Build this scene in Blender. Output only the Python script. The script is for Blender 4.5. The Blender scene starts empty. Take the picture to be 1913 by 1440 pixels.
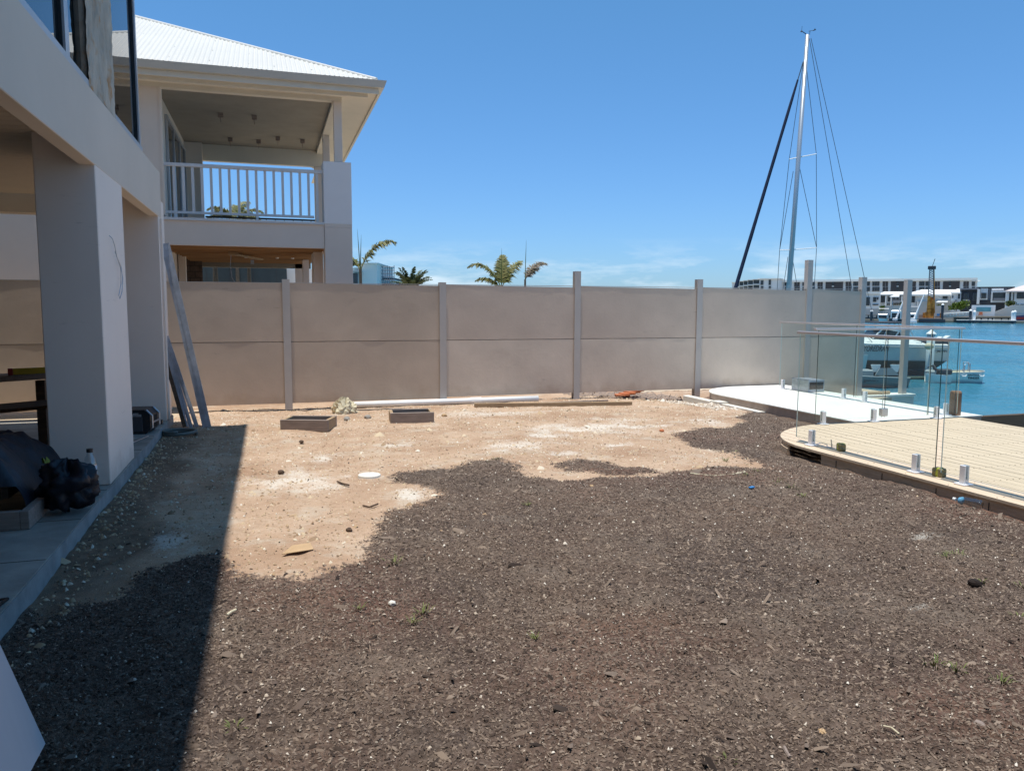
import bpy, bmesh, math, random
import numpy as np
from mathutils import Vector, Matrix
random.seed(7); rng = np.random.default_rng(7)
R = math.radians
S = bpy.context.scene
COL = S.collection

# ------------------------------------------------------------------ camera
F_PX, EYE, YAW, PITCH, ROLL = 1447.0, 1.6, R(17.4), R(5.85), R(0.2)
CX, CY = 956.5, 720.0
cd = bpy.data.cameras.new('camera'); cam = bpy.data.objects.new('camera', cd); COL.objects.link(cam)
cd.sensor_width = 36.0; cd.lens = 36.0*F_PX/1913.0; cd.clip_start = 0.05; cd.clip_end = 6000
cam.location = (0, 0, EYE)
cam.rotation_euler = (Matrix.Rotation(-YAW, 3, 'Z') @ Matrix.Rotation(R(90)-PITCH, 3, 'X') @ Matrix.Rotation(ROLL, 3, 'Z')).to_euler()
S.camera = cam

# ------------------------------------------------------------------ light
SUN_EL, SUN_D = R(85.3), R(25)
sv = Vector((-math.cos(SUN_EL)*math.cos(SUN_D), -math.cos(SUN_EL)*math.sin(SUN_D), math.sin(SUN_EL)))
sl = bpy.data.lights.new('sun', 'SUN'); sl.energy = 4.8; sl.angle = R(0.55); sl.color = (1.0, 0.955, 0.89)
so = bpy.data.objects.new('sun', sl); COL.objects.link(so); so.rotation_euler = sv.to_track_quat('Z', 'Y').to_euler()
W = bpy.data.worlds.new('World'); S.world = W; W.use_nodes = True
nt = W.node_tree; N = nt.nodes; L = nt.links
bg = N['Background']; bg.inputs[1].default_value = 0.142
sky = N.new('ShaderNodeTexSky'); sky.sky_type = 'NISHITA'; sky.sun_disc = False
sky.sun_elevation = SUN_EL; sky.sun_rotation = R(270)-SUN_D
sky.air_density = 1.0; sky.dust_density = 0.35; sky.ozone_density = 1.6; sky.altitude = 0
# thin broken clouds low over the water
tc = N.new('ShaderNodeTexCoord'); mp = N.new('ShaderNodeMapping'); mp.inputs['Scale'].default_value = (5, 5, 26)
L.new(tc.outputs['Generated'], mp.inputs[0])
n1 = N.new('ShaderNodeTexNoise'); n1.inputs['Scale'].default_value = 1.6; n1.inputs['Detail'].default_value = 7; n1.inputs['Roughness'].default_value = .6
L.new(mp.outputs[0], n1.inputs[0])
r1 = N.new('ShaderNodeValToRGB'); r1.color_ramp.elements[0].position = .47; r1.color_ramp.elements[1].position = .72
L.new(n1.outputs[0], r1.inputs[0])
sx = N.new('ShaderNodeSeparateXYZ'); L.new(tc.outputs['Generated'], sx.inputs[0])
r2 = N.new('ShaderNodeValToRGB'); cr = r2.color_ramp
cr.elements[0].position = 0.0; cr.elements[0].color = (.55, .55, .55, 1); cr.elements[1].position = .085; cr.elements[1].color = (0, 0, 0, 1)
e = cr.elements.new(.035); e.color = (1, 1, 1, 1); e = cr.elements.new(.06); e.color = (.5, .5, .5, 1)
L.new(sx.outputs[2], r2.inputs[0])
mm = N.new('ShaderNodeMath'); mm.operation = 'MULTIPLY'; L.new(r1.outputs[0], mm.inputs[0]); L.new(r2.outputs[0], mm.inputs[1])
mx = N.new('ShaderNodeMix'); mx.data_type = 'RGBA'; mx.inputs[7].default_value = (5.2, 6.2, 7.0, 1)
tint = N.new('ShaderNodeMix'); tint.data_type = 'RGBA'; tint.blend_type = 'MULTIPLY'; tint.inputs[0].default_value = 1
rt = N.new('ShaderNodeValToRGB'); rt.color_ramp.elements[0].position = 0.0; rt.color_ramp.elements[0].color = (.41, .625, 1.0, 1)
rt.color_ramp.elements[1].position = .5; rt.color_ramp.elements[1].color = (.47, .86, 1.0, 1); L.new(sx.outputs[2], rt.inputs[0]); L.new(rt.outputs[0], tint.inputs[7])
L.new(sky.outputs[0], tint.inputs[6]); L.new(mm.outputs[0], mx.inputs[0]); L.new(tint.outputs[2], mx.inputs[6]); L.new(mx.outputs[2], bg.inputs[0])
S.view_settings.view_transform = 'Standard'; S.view_settings.look = 'None'; S.view_settings.gamma = 1
S.view_settings.use_curve_mapping = False; S.view_settings.exposure = 0.10
S.render.engine = 'CYCLES'; S.cycles.max_bounces = 10; S.cycles.transparent_max_bounces = 24

# ------------------------------------------------------------------ pixel ray helpers (photograph measurements -> world)
cP, sP, cY, sY, cR_, sR_ = math.cos(PITCH), math.sin(PITCH), math.cos(YAW), math.sin(YAW), math.cos(ROLL), math.sin(ROLL)
def ray(px, py):
    x = (px-CX)/F_PX; y = -(py-CY)/F_PX
    x, y = x*cR_-y*sR_, x*sR_+y*cR_
    fy = cP+y*sP; fz = -sP+y*cP
    return Vector((x*cY+fy*sY, -x*sY+fy*cY, fz))
def G(px, py, z=0.0):
    d = ray(px, py); return Vector((0, 0, EYE))+d*((z-EYE)/d.z)
def PX(px, py, X): d = ray(px, py); return Vector((0, 0, EYE))+d*(X/d.x)
def PY(px, py, Y): d = ray(px, py); return Vector((0, 0, EYE))+d*(Y/d.y)
YFAR = YAW+R(28.4); KFAR = 1/math.cos(R(28.4))
def UV(px, py, d, yw=YAW):              # (u right, z) at distance d forward in a level frame turned by yw
    r = ray(px, py); a = r.x*math.cos(yw)-r.y*math.sin(yw); b = r.x*math.sin(yw)+r.y*math.cos(yw)
    return a/b*d, EYE+r.z/b*d

# ------------------------------------------------------------------ materials
MATS = {}
def pm(name, col, rough=.7, metal=0.0, var=.12, scale=3.0, bump=.15, bscale=60., col2=None, stretch=None, spec=.5, bdist=.004, detail=6):
    if name in MATS: return MATS[name]
    m = bpy.data.materials.new(name); m.use_nodes = True; n = m.node_tree.nodes; l = m.node_tree.links
    p = n['Principled BSDF']; p.inputs['Roughness'].default_value = rough; p.inputs['Metallic'].default_value = metal
    p.inputs['Specular IOR Level'].default_value = spec
    t = n.new('ShaderNodeTexCoord'); mpg = n.new('ShaderNodeMapping'); l.new(t.outputs['Object'], mpg.inputs[0])
    if stretch: mpg.inputs['Scale'].default_value = stretch
    a = n.new('ShaderNodeTexNoise'); a.inputs['Scale'].default_value = scale; a.inputs['Detail'].default_value = detail; a.inputs['Roughness'].default_value = .6
    l.new(mpg.outputs[0], a.inputs[0])
    rp = n.new('ShaderNodeValToRGB'); rp.color_ramp.elements[0].position = .3; rp.color_ramp.elements[1].position = .7
    c2 = col2 or tuple(min(1, c*(1+var)) for c in col); c1 = tuple(c*(1-var) for c in col) if not col2 else col
    rp.color_ramp.elements[0].color = (*c1, 1); rp.color_ramp.elements[1].color = (*c2, 1)
    l.new(a.outputs[0], rp.inputs[0]); l.new(rp.outputs[0], p.inputs['Base Color'])
    if bump:
        b = n.new('ShaderNodeTexNoise'); b.inputs['Scale'].default_value = bscale; b.inputs['Detail'].default_value = 4
        l.new(mpg.outputs[0], b.inputs[0])
        bp = n.new('ShaderNodeBump'); bp.inputs['Strength'].default_value = bump; bp.inputs['Distance'].default_value = bdist
        l.new(b.outputs[0], bp.inputs['Height']); l.new(bp.outputs[0], p.inputs['Normal'])
    MATS[name] = m; return m
def glass(name, tint, ior=1.5, rough=0.0, extra=0.0):
    m = bpy.data.materials.new(name); m.use_nodes = True; n = m.node_tree.nodes; l = m.node_tree.links
    n.remove(n['Principled BSDF']); o = n['Material Output']
    tr = n.new('ShaderNodeBsdfTransparent'); tr.inputs[0].default_value = (*tint, 1)
    gl = n.new('ShaderNodeBsdfGlossy'); gl.inputs['Roughness'].default_value = rough
    fr = n.new('ShaderNodeFresnel'); fr.inputs[0].default_value = ior
    ad = n.new('ShaderNodeMath'); ad.operation = 'ADD'; ad.inputs[1].default_value = extra; ad.use_clamp = True; l.new(fr.outputs[0], ad.inputs[0])
    ge = n.new('ShaderNodeNewGeometry'); inv = n.new('ShaderNodeMath'); inv.operation = 'SUBTRACT'; inv.inputs[0].default_value = 1; l.new(ge.outputs['Backfacing'], inv.inputs[1])
    ml = n.new('ShaderNodeMath'); ml.operation = 'MULTIPLY'; l.new(ad.outputs[0], ml.inputs[0]); l.new(inv.outputs[0], ml.inputs[1])
    mi = n.new('ShaderNodeMixShader'); l.new(ml.outputs[0], mi.inputs[0]); l.new(tr.outputs[0], mi.inputs[1]); l.new(gl.outputs[0], mi.inputs[2])
    l.new(mi.outputs[0], o.inputs[0]); MATS[name] = m; return m

render_w = pm('render_white', (.845, .75, .665), .75, var=.03, scale=1.2, bump=.25, bscale=220, bdist=.001)
render_b = pm('render_beige', (.67, .585, .49), .8, var=.04, scale=1.0, bump=.25, bscale=180, bdist=.001)
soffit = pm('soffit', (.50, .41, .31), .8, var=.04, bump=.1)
nb_paint = pm('neighbour_paint', (.76, .66, .57), .75, var=.04, scale=1.5, bump=.2, bscale=150, bdist=.001)
nb_warm = pm('neighbour_warm', (.74, .68, .57), .75, var=.04, bump=.1)
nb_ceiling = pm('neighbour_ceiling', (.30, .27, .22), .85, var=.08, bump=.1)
roof_m = pm('roof_sheet', (.66, .635, .57), .45, var=.03, scale=.8, bump=0)
gutter_m = pm('gutter', (.56, .54, .48), .4, var=.03, bump=0)
fence_a = pm('fence_sheet', (.555, .445, .345), .85, var=.10, scale=1.1, bump=.5, bscale=30, bdist=.002)
fence_b = pm('fence_sheet_bounce_lit', (.665, .555, .45), .85, var=.10, scale=1.4, bump=.5, bscale=24, bdist=.003)  # paler right-hand sheets: bounce from the white path put into the colour
def wear(m):     # scuffs and splashed dirt on the painted sheets
    n = m.node_tree.nodes; l = m.node_tree.links; p = n['Principled BSDF']; t = n.new('ShaderNodeTexCoord'); src = p.inputs['Base Color'].links[0].from_socket
    mp_ = n.new('ShaderNodeMapping'); mp_.inputs['Scale'].default_value = (2.2, 1, 13); l.new(t.outputs['Object'], mp_.inputs[0])
    a = n.new('ShaderNodeTexNoise'); a.inputs['Scale'].default_value = 1.4; a.inputs['Detail'].default_value = 9; a.inputs['Roughness'].default_value = .72; l.new(mp_.outputs[0], a.inputs[0])
    q = n.new('ShaderNodeValToRGB'); q.color_ramp.elements[0].position = .62; q.color_ramp.elements[1].position = .76; q.color_ramp.elements[1].color = (.5, .5, .5, 1); l.new(a.outputs[0], q.inputs[0])
    m1 = n.new('ShaderNodeMix'); m1.data_type = 'RGBA'; m1.inputs[7].default_value = (.20, .15, .12, 1); l.new(q.outputs[0], m1.inputs[0]); l.new(src, m1.inputs[6])
    sx_ = n.new('ShaderNodeSeparateXYZ'); l.new(t.outputs['Object'], sx_.inputs[0])
    b = n.new('ShaderNodeTexNoise'); b.inputs['Scale'].default_value = 5; b.inputs['Detail'].default_value = 8; l.new(t.outputs['Object'], b.inputs[0])
    ad = n.new('ShaderNodeMath'); ad.operation = 'MULTIPLY_ADD'; ad.inputs[1].default_value = .55; l.new(b.outputs[0], ad.inputs[0]); l.new(sx_.outputs[2], ad.inputs[2])
    q2 = n.new('ShaderNodeValToRGB'); q2.color_ramp.elements[0].position = .36; q2.color_ramp.elements[0].color = (.35, .35, .35, 1); q2.color_ramp.elements[1].position = .56; q2.color_ramp.elements[1].color = (0, 0, 0, 1); l.new(ad.outputs[0], q2.inputs[0])
    m2 = n.new('ShaderNodeMix'); m2.data_type = 'RGBA'; m2.inputs[7].default_value = (.38, .26, .17, 1); l.new(q2.outputs[0], m2.inputs[0]); l.new(m1.outputs[2], m2.inputs[6]); l.new(m2.outputs[2], p.inputs['Base Color'])
fence_c = pm('fence_sheet_upper_lit', (.60, .49, .395), .85, var=.08, scale=1.2, bump=.5, bscale=26, bdist=.003)  # upper right sheets, a weaker step of the same painted bounce
wear(fence_a); wear(fence_b); wear(fence_c); wear(render_w)
post_m = pm('post_paint', (.50, .46, .42), .55, var=.05, bump=.08)
conc = pm('concrete', (.20, .185, .16), .9, col2=(.40, .375, .33), scale=2.6, detail=10, bump=.5, bscale=50, bdist=.003)
conc_edge = pm('concrete_edge', (.22, .225, .22), .9, col2=(.36, .365, .36), scale=5, detail=9, bump=.5, bscale=40, bdist=.004)
path_m = pm('white_concrete', (.74, .725, .67), .85, var=.07, scale=5, bump=.3, bscale=60)
path_edge = pm('path_edge', (.42, .33, .27), .9, var=.15, scale=5, bump=.3)
timber = pm('timber', (.30, .20, .11), .8, col2=(.42, .30, .18), scale=3, stretch=(1, 14, 14), bump=.4, bscale=20)
timber_dark = pm('timber_dark', (.055, .032, .02), .85, col2=(.12, .075, .045), scale=3, stretch=(1, 10, 10), bump=.4, bscale=20)
timber_old = pm('timber_old', (.20, .155, .13), .85, col2=(.34, .27, .23), scale=4, stretch=(1, 12, 12), bump=.6, bscale=25)
ply = pm('ply', (.32, .17, .075), .8, col2=(.50, .30, .14), scale=2.0, stretch=(.4, 5, 5), bump=.2)
alu = pm('aluminium', (.55, .56, .58), .35, .85, var=.08, bump=.08)
galv = pm('galvanised', (.42, .45, .50), .42, .6, var=.2, scale=9, bump=.1)
rail_m = pm('rail_metal', (.60, .54, .52), .35, .55, var=.04, bump=0)
spig_m = pm('spigot_white', (.80, .80, .82), .3, .1, var=.02, bump=0)
white_p = pm('white_plastic', (.80, .80, .78), .4, var=.04, bump=0)
white_r = pm('white_rail_paint', (.66, .67, .68), .5, var=.02, bump=0)
black_p = pm('black_plastic', (.015, .017, .02), .45, var=.3, bump=.1)
tarp_m = pm('tarp', (.006, .008, .016), .5, var=.4, scale=6, bump=.5, bscale=25, bdist=.01)
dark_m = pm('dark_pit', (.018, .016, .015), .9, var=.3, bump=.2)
brick_m = pm('brick_block', (.13, .09, .07), .9, var=.3, scale=9, bump=.5)
mortar_m = pm('mortar', (.06, .05, .045), .95, var=.2, bump=.4)
deck_m = pm('deck_board', (.52, .405, .28), .75, col2=(.70, .555, .40), scale=2.2, stretch=(14, .5, 3), bump=.35, bscale=40)
deck_f = pm('deck_fascia', (.40, .30, .20), .85, col2=(.58, .46, .34), scale=3, stretch=(12, 1, 12), bump=.6, bscale=30)
frame_m = pm('window_frame', (.50, .50, .51), .4, .4, var=.03, bump=0)
frame_dk = pm('window_frame_dark', (.025, .028, .032), .4, .2, var=.05, bump=0)
gl_bal = glass('balustrade_glass', (.955, .978, .966), 1.42)
gl_edge = pm('glass_edge', (.012, .045, .04), .15, var=.2, bump=0)
gl_edge_l = pm('glass_edge_lit', (.5, .6, .55), .15, var=.1, bump=0)  # lit copy of the edge tone, brightness put into the colour
win_gl = pm('window_glass', (.012, .016, .018), .02, var=.2, bump=0, spec=1.0)
far_gl = pm('far_window', (.035, .04, .045), .12, var=.35, scale=1.5, bump=0)
far_w = pm('far_white', (.80, .79, .77), .8, var=.04, scale=.3, bump=0)
far_cr = pm('far_cream', (.50, .475, .43), .85, var=.06, scale=.3, bump=0)
far_br = pm('far_brown', (.075, .065, .065), .8, var=.12, bump=0)
far_dk = pm('far_charcoal', (.045, .05, .06), .8, var=.1, bump=0)
far_gr = pm('far_grey', (.24, .245, .27), .8, var=.08, bump=0)
far_roof = pm('far_roof', (.82, .82, .78), .6, var=.03, bump=0)
far_pink = pm('far_pink_roof', (.60, .52, .48), .7, var=.05, bump=0)
orange = pm('rig_orange', (.50, .19, .02), .6, var=.45, scale=1.5, bump=0)
gel = pm('gelcoat', (.76, .78, .76), .25, var=.02, bump=0)
gel_g = pm('gelcoat_grey', (.36, .39, .39), .3, var=.04, bump=0)
anti = pm('antifoul', (.09, .13, .12), .7, var=.3, bump=0)
canvas_b = pm('navy_canvas', (.008, .016, .045), .8, var=.3, scale=8, bump=.3)
mast_m = pm('mast_alloy', (.42, .46, .50), .35, .45, var=.03, bump=0)
wire_m = pm('rigging_wire', (.10, .12, .14), .5, .5, var=.1, bump=0)
leafg = pm('palm_leaf', (.045, .085, .015), .55, col2=(.13, .15, .03), scale=6, bump=0)
leafy = pm('palm_leaf_yellow', (.09, .12, .02), .6, col2=(.22, .19, .06), scale=8, bump=0)
leafd = pm('date_palm_leaf', (.04, .065, .02), .6, col2=(.09, .12, .045), scale=5, bump=0)
bark = pm('palm_trunk', (.12, .10, .075), .9, var=.3, scale=8, stretch=(1, 1, 6), bump=.4)
bush_m = pm('bush_leaf', (.07, .13, .015), .6, col2=(.24, .30, .03), scale=1.2, bump=0)
grass_m = pm('grass_blade', (.10, .14, .03), .7, col2=(.20, .20, .07), scale=9, bump=0)
yellow = pm('level_yellow', (.45, .33, .02), .5, var=.1, bump=0)
redm = pm('red_plastic', (.28, .02, .015), .5, var=.1, bump=0)
hivis = pm('yellow_green', (.42, .45, .06), .7, var=.2, scale=20, bump=.2)
bag_m = pm('paper_bag', (.62, .55, .38), .8, var=.15, scale=9, bump=.4, bscale=30)
card = pm('cardboard', (.46, .31, .17), .85, var=.1, scale=9, bump=.2)
clay = pm('terracotta', (.50, .17, .07), .85, var=.15, bump=.3)
powder = pm('white_powder', (.66, .63, .56), .95, var=.08, bump=.4)
bott = glass('bottle_plastic', (.93, .96, .975), 1.4, .05, .14)
blue_p = pm('blue_plastic', (.04, .22, .50), .4, var=.1, bump=0)
label_m = pm('label_white', (.6, .62, .65), .6, var=.1, bump=0)

# ------------------------------------------------------------------ mesh building
class MB:
    def __init__(s, o=(0, 0, 0)): s.v = []; s.f = []; s.mi = []; s.m = 0; s.o = o
    def add(s, vs, fs):
        b = len(s.v); s.v += [(p[0]-s.o[0], p[1]-s.o[1], p[2]-s.o[2]) for p in vs]
        for f in fs: s.f.append([i+b for i in f]); s.mi.append(s.m)
        return s
    def box(s, x0, x1, y0, y1, z0, z1):
        return s.add([(x, y, z) for z in (z0, z1) for y in (y0, y1) for x in (x0, x1)],
                     [(0, 2, 3, 1), (4, 5, 7, 6), (0, 1, 5, 4), (2, 6, 7, 3), (0, 4, 6, 2), (1, 3, 7, 5)])
    def bevbox(s, x0, x1, y0, y1, z0, z1, b=.004):
        bm = bmesh.new(); bmesh.ops.create_cube(bm, size=1)
        for v in bm.verts: v.co = Vector(((x0+x1)/2+v.co.x*(x1-x0), (y0+y1)/2+v.co.y*(y1-y0), (z0+z1)/2+v.co.z*(z1-z0)))
        bmesh.ops.bevel(bm, geom=list(bm.edges), offset=b, segments=1, affect='EDGES')
        bm.verts.index_update(); s.add([v.co[:] for v in bm.verts], [[v.index for v in f.verts] for f in bm.faces]); bm.free(); return s
    def prism(s, pts, z0, z1):            # pts counter-clockwise in xy
        n = len(pts); vs = [(p[0], p[1], z0) for p in pts]+[(p[0], p[1], z1) for p in pts]
        return s.add(vs, [list(range(n))[::-1], list(range(n, 2*n))]+[(i, (i+1) % n, n+(i+1) % n, n+i) for i in range(n)])
    def hull8(s, a, b):                   # two quads (4 pts each, same winding) joined
        return s.add(list(a)+list(b), [(3, 2, 1, 0), (4, 5, 6, 7), (0, 1, 5, 4), (1, 2, 6, 5), (2, 3, 7, 6), (3, 0, 4, 7)])
    def bar(s, p, q, w, h, up=(0, 0, 1)):
        p = Vector(p); q = Vector(q); d = (q-p).normalized(); u = Vector(up)
        if abs(d.dot(u)) > .98: u = Vector((0, 1, 0))
        a = d.cross(u).normalized()*w/2; c = a.cross(d).normalized()*h/2
        return s.hull8([p-a-c, p+a-c, p+a+c, p-a+c], [q-a-c, q+a-c, q+a+c, q-a+c])
    def tube(s, pts, r, n=8, cap=True):
        pts = [Vector(p) for p in pts]; k = len(pts); rs = r if isinstance(r, (list, tuple)) else [r]*k
        vs = []; fs = []; ref = Vector((0, 0, 1))
        for i, p in enumerate(pts):
            d = (pts[min(i+1, k-1)]-pts[max(i-1, 0)]).normalized()
            rr = ref if abs(d.dot(ref)) < .95 else Vector((1, 0, 0))
            a = d.cross(rr).normalized(); b = a.cross(d)
            for j in range(n):
                t = 2*math.pi*j/n; vs.append(p+(a*math.cos(t)+b*math.sin(t))*rs[i])
        for i in range(k-1):
            for j in range(n): fs.append((i*n+j, i*n+(j+1) % n, (i+1)*n+(j+1) % n, (i+1)*n+j))
        if cap: fs += [list(range(n))[::-1], [(k-1)*n+j for j in range(n)]]
        return s.add(vs, fs)
    def lathe(s, prof, c=(0, 0, 0), n=16):
        vs = []; fs = []
        for r, z in prof:
            for j in range(n):
                t = 2*math.pi*j/n; vs.append((c[0]+r*math.cos(t), c[1]+r*math.sin(t), c[2]+z))
        for i in range(len(prof)-1):
            for j in range(n): fs.append((i*n+j, i*n+(j+1) % n, (i+1)*n+(j+1) % n, (i+1)*n+j))
        fs += [list(range(n))[::-1], [(len(prof)-1)*n+j for j in range(n)]]
        return s.add(vs, fs)
    def grid(s, fn, nu, nv, close_u=False):
        vs = [fn(i, j) for j in range(nv) for i in range(nu)]; fs = []
        for j in range(nv-1):
            for i in range(nu if close_u else nu-1): fs.append((j*nu+i, j*nu+(i+1) % nu, (j+1)*nu+(i+1) % nu, (j+1)*nu+i))
        return s.add(vs, fs)
    def mesh(s, name, mats, smooth=False):
        me = bpy.data.meshes.new(name); me.from_pydata([tuple(v) for v in s.v], [], s.f)
        for m in (mats if isinstance(mats, (list, tuple)) else [mats]): me.materials.append(m)
        if max(s.mi, default=0): me.polygons.foreach_set('material_index', s.mi)
        if smooth: me.polygons.foreach_set('use_smooth', [True]*len(me.polygons))
        me.update(); return me
def link(name, me, parent=None, loc=None):
    o = bpy.data.objects.new(name, me); COL.objects.link(o)
    if parent is not None: o.parent = parent
    if loc is not None: o.location = loc
    return o
def tag(o, label=None, cat=None, group=None, kind=None):
    if label: o['label'] = label
    if cat: o['category'] = cat
    if group: o['group'] = group
    if kind: o['kind'] = kind
    return o
def thing(name, label, cat, loc=(0, 0, 0), rz=0.0, group=None):
    o = bpy.data.objects.new(name, None); COL.objects.link(o); o.location = loc; o.rotation_euler = (0, 0, rz); o.empty_display_size = .2
    return tag(o, label, cat, group)
def part(name, mb, mat, parent, smooth=False, label=None):
    """part whose mesh is written in the parent's local frame"""
    return tag(link(name, mb.mesh(name, mat, smooth), parent), label)
def wpart(name, mb, mat, parent, smooth=False, label=None):
    """part whose mesh is written in world coordinates (parent unrotated)"""
    root = parent; 
    o = link(name, mb.mesh(name, mat, smooth), parent)
    if parent.parent is None: o.location = -parent.location
    return tag(o, label)
def solo(name, mb, mat, label, cat, loc=(0, 0, 0), rz=0, group=None, smooth=False):
    o = link(name, mb.mesh(name, mat, smooth), None, loc); o.rotation_euler = (0, 0, rz); return tag(o, label, cat, group)
def struct(name, mb, mat, smooth=False): return tag(link(name, mb.mesh(name, mat, smooth)), kind='structure')
def copy_tree(o, parent=None, loc=None, rz=None, label=None):
    c = o.copy(); COL.objects.link(c); c.parent = parent
    for ch in list(o.children): copy_tree(ch, c)
    if loc is not None: c.location = loc
    if rz is not None: c.rotation_euler = (0, 0, rz)
    if label: c['label'] = label
    return c
def text(name, s, size, mat, parent, loc, rot, shear=0, depth=.004, xs=1.0):
    cu = bpy.data.curves.new('lettering', 'FONT'); cu.body = s; cu.size = size; cu.extrude = depth; cu.shear = shear; cu.offset = size*.012
    o = bpy.data.objects.new('t', cu); COL.objects.link(o)
    me = bpy.data.meshes.new_from_object(o.evaluated_get(bpy.context.evaluated_depsgraph_get())); bpy.data.objects.remove(o)
    me.materials.clear(); me.materials.append(mat)
    q = link(name, me, parent, loc); q.rotation_euler = rot; q.scale = (xs, 1, 1); return q

def vnoise(x, y, s, seed):
    x = np.asarray(x)/s; y = np.asarray(y)/s
    t = np.random.default_rng(seed).random((256, 256))
    xi = np.floor(x).astype(int); yi = np.floor(y).astype(int); fx = x-xi; fy = y-yi
    fx = fx*fx*(3-2*fx); fy = fy*fy*(3-2*fy)
    g = lambda a, b: t[a % 256, b % 256]
    return (g(xi, yi)*(1-fx)*(1-fy)+g(xi+1, yi)*fx*(1-fy)+g(xi, yi+1)*(1-fx)*fy+g(xi+1, yi+1)*fx*fy)*2-1
def fbm(x, y, s, seed, o=4):
    r = 0; a = 1; t = 0
    for k in range(o): r = r+a*vnoise(x, y, s/(2**k), seed+k*13); t += a; a *= .55
    return r/t

# ================================================================== GROUND
sand_px = [(60, 1160), (110, 1125), (200, 1120), (290, 1068), (360, 1048), (415, 1035), (440, 1082), (500, 1086), (575, 1080), (620, 1062), (684, 1046), (690, 1018),
 (705, 985), (735, 960), (790, 942), (834, 925), (800, 912), (742, 900), (750, 886), (800, 879), (850, 876), (890, 862), (940, 858), (968, 872), (972, 886),
 (1000, 897), (1050, 901), (1120, 893), (1180, 897), (1240, 893), (1262, 884), (1300, 882), (1330, 874), (1380, 876), (1452, 882), (1420, 866), (1372, 850),
 (1330, 838), (1285, 832), (1262, 815), (1300, 803), (1350, 801), (1400, 788), (1375, 780), (1400, 771), (1450, 766), (1475, 764), (1400, 745), (1300, 735)]
sand_poly = [G(*p)[:2] for p in sand_px]+[(9.6, 13.9), (-3, 13.9), (-3, 5.0), (-1.3, 4.55)]
isl_px = [[(1028, 866), (1075, 859), (1135, 864), (1150, 872), (1215, 876), (1240, 886), (1180, 892), (1110, 884), (1060, 880)]]
isls = [[G(*p)[:2] for p in q] for q in isl_px]
def sdf(x, y, poly):
    ins = np.zeros(x.shape, bool); dm = np.full(x.shape, 1e9); n = len(poly)
    for i in range(n):
        x0, y0 = poly[i]; x1, y1 = poly[(i+1) % n]
        c = ((y0 > y) != (y1 > y)) & (x < (x1-x0)*(y-y0)/((y1-y0) if y1 != y0 else 1e-9)+x0); ins ^= c
        dx, dy = x1-x0, y1-y0; t = np.clip(((x-x0)*dx+(y-y0)*dy)/(dx*dx+dy*dy+1e-12), 0, 1)
        dm = np.minimum(dm, np.hypot(x-x0-t*dx, y-y0-t*dy))
    return np.where(ins, dm, -dm)
def mulch_at(x, y):
    wx = x+.10*fbm(x, y, .5, 3)+.03*fbm(x, y, .1, 9); wy = y+.13*fbm(x, y, .45, 5)+.03*fbm(x, y, .1, 11)
    d = sdf(wx, wy, sand_poly)
    for q in isls: d = np.minimum(d, -sdf(wx, wy, q))
    return np.clip(.5-(d+.05*fbm(x, y, .06, 15, 2))/.20, 0, 1)
def height(x, y):
    m = np.clip((x-5.6)/1.5, 0, 1)*np.clip((y-11.0)/1.3, 0, 1)
    h = .030*fbm(x, y, 1.3, 21)+.019*fbm(x, y, .30, 23)-.11*m
    h = h+.035*np.exp(-((x-5.0)/.35)**2)*(y < 7.2)          # mulch banked up against the deck
    h = h+.03*np.exp(-((y-12.0)/.5)**2)*np.exp(-((x-5.8)/1.2)**2)
    return h
white_px = [((690, 892), .18, .12), ((1325, 790), .42, .38), ((1180, 784), .7, .3), ((1130, 783), .5, .25), ((1010, 812), .45, .22), ((1150, 830), .5, .24), ((1060, 845), .35, .2),
            ((1240, 797), .4, .2), ((320, 1008), .22, .3), ((300, 1028), .16, .2), ((1710, 1008), .22, .1), ((770, 930), .32, .4), ((600, 855), .4, .4), ((740, 830), .5, .3), ((1300, 785), .35, .2), ((650, 888), .2, .2), ((1720, 1135), .14, .08)]
white_px += [((1120, 800), 1.5, .8), ((980, 830), .9, .5), ((900, 775), 1.2, .5), ((560, 900), .6, .8)]
whites = [(G(*c), a, b) for c, a, b in white_px]
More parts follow.
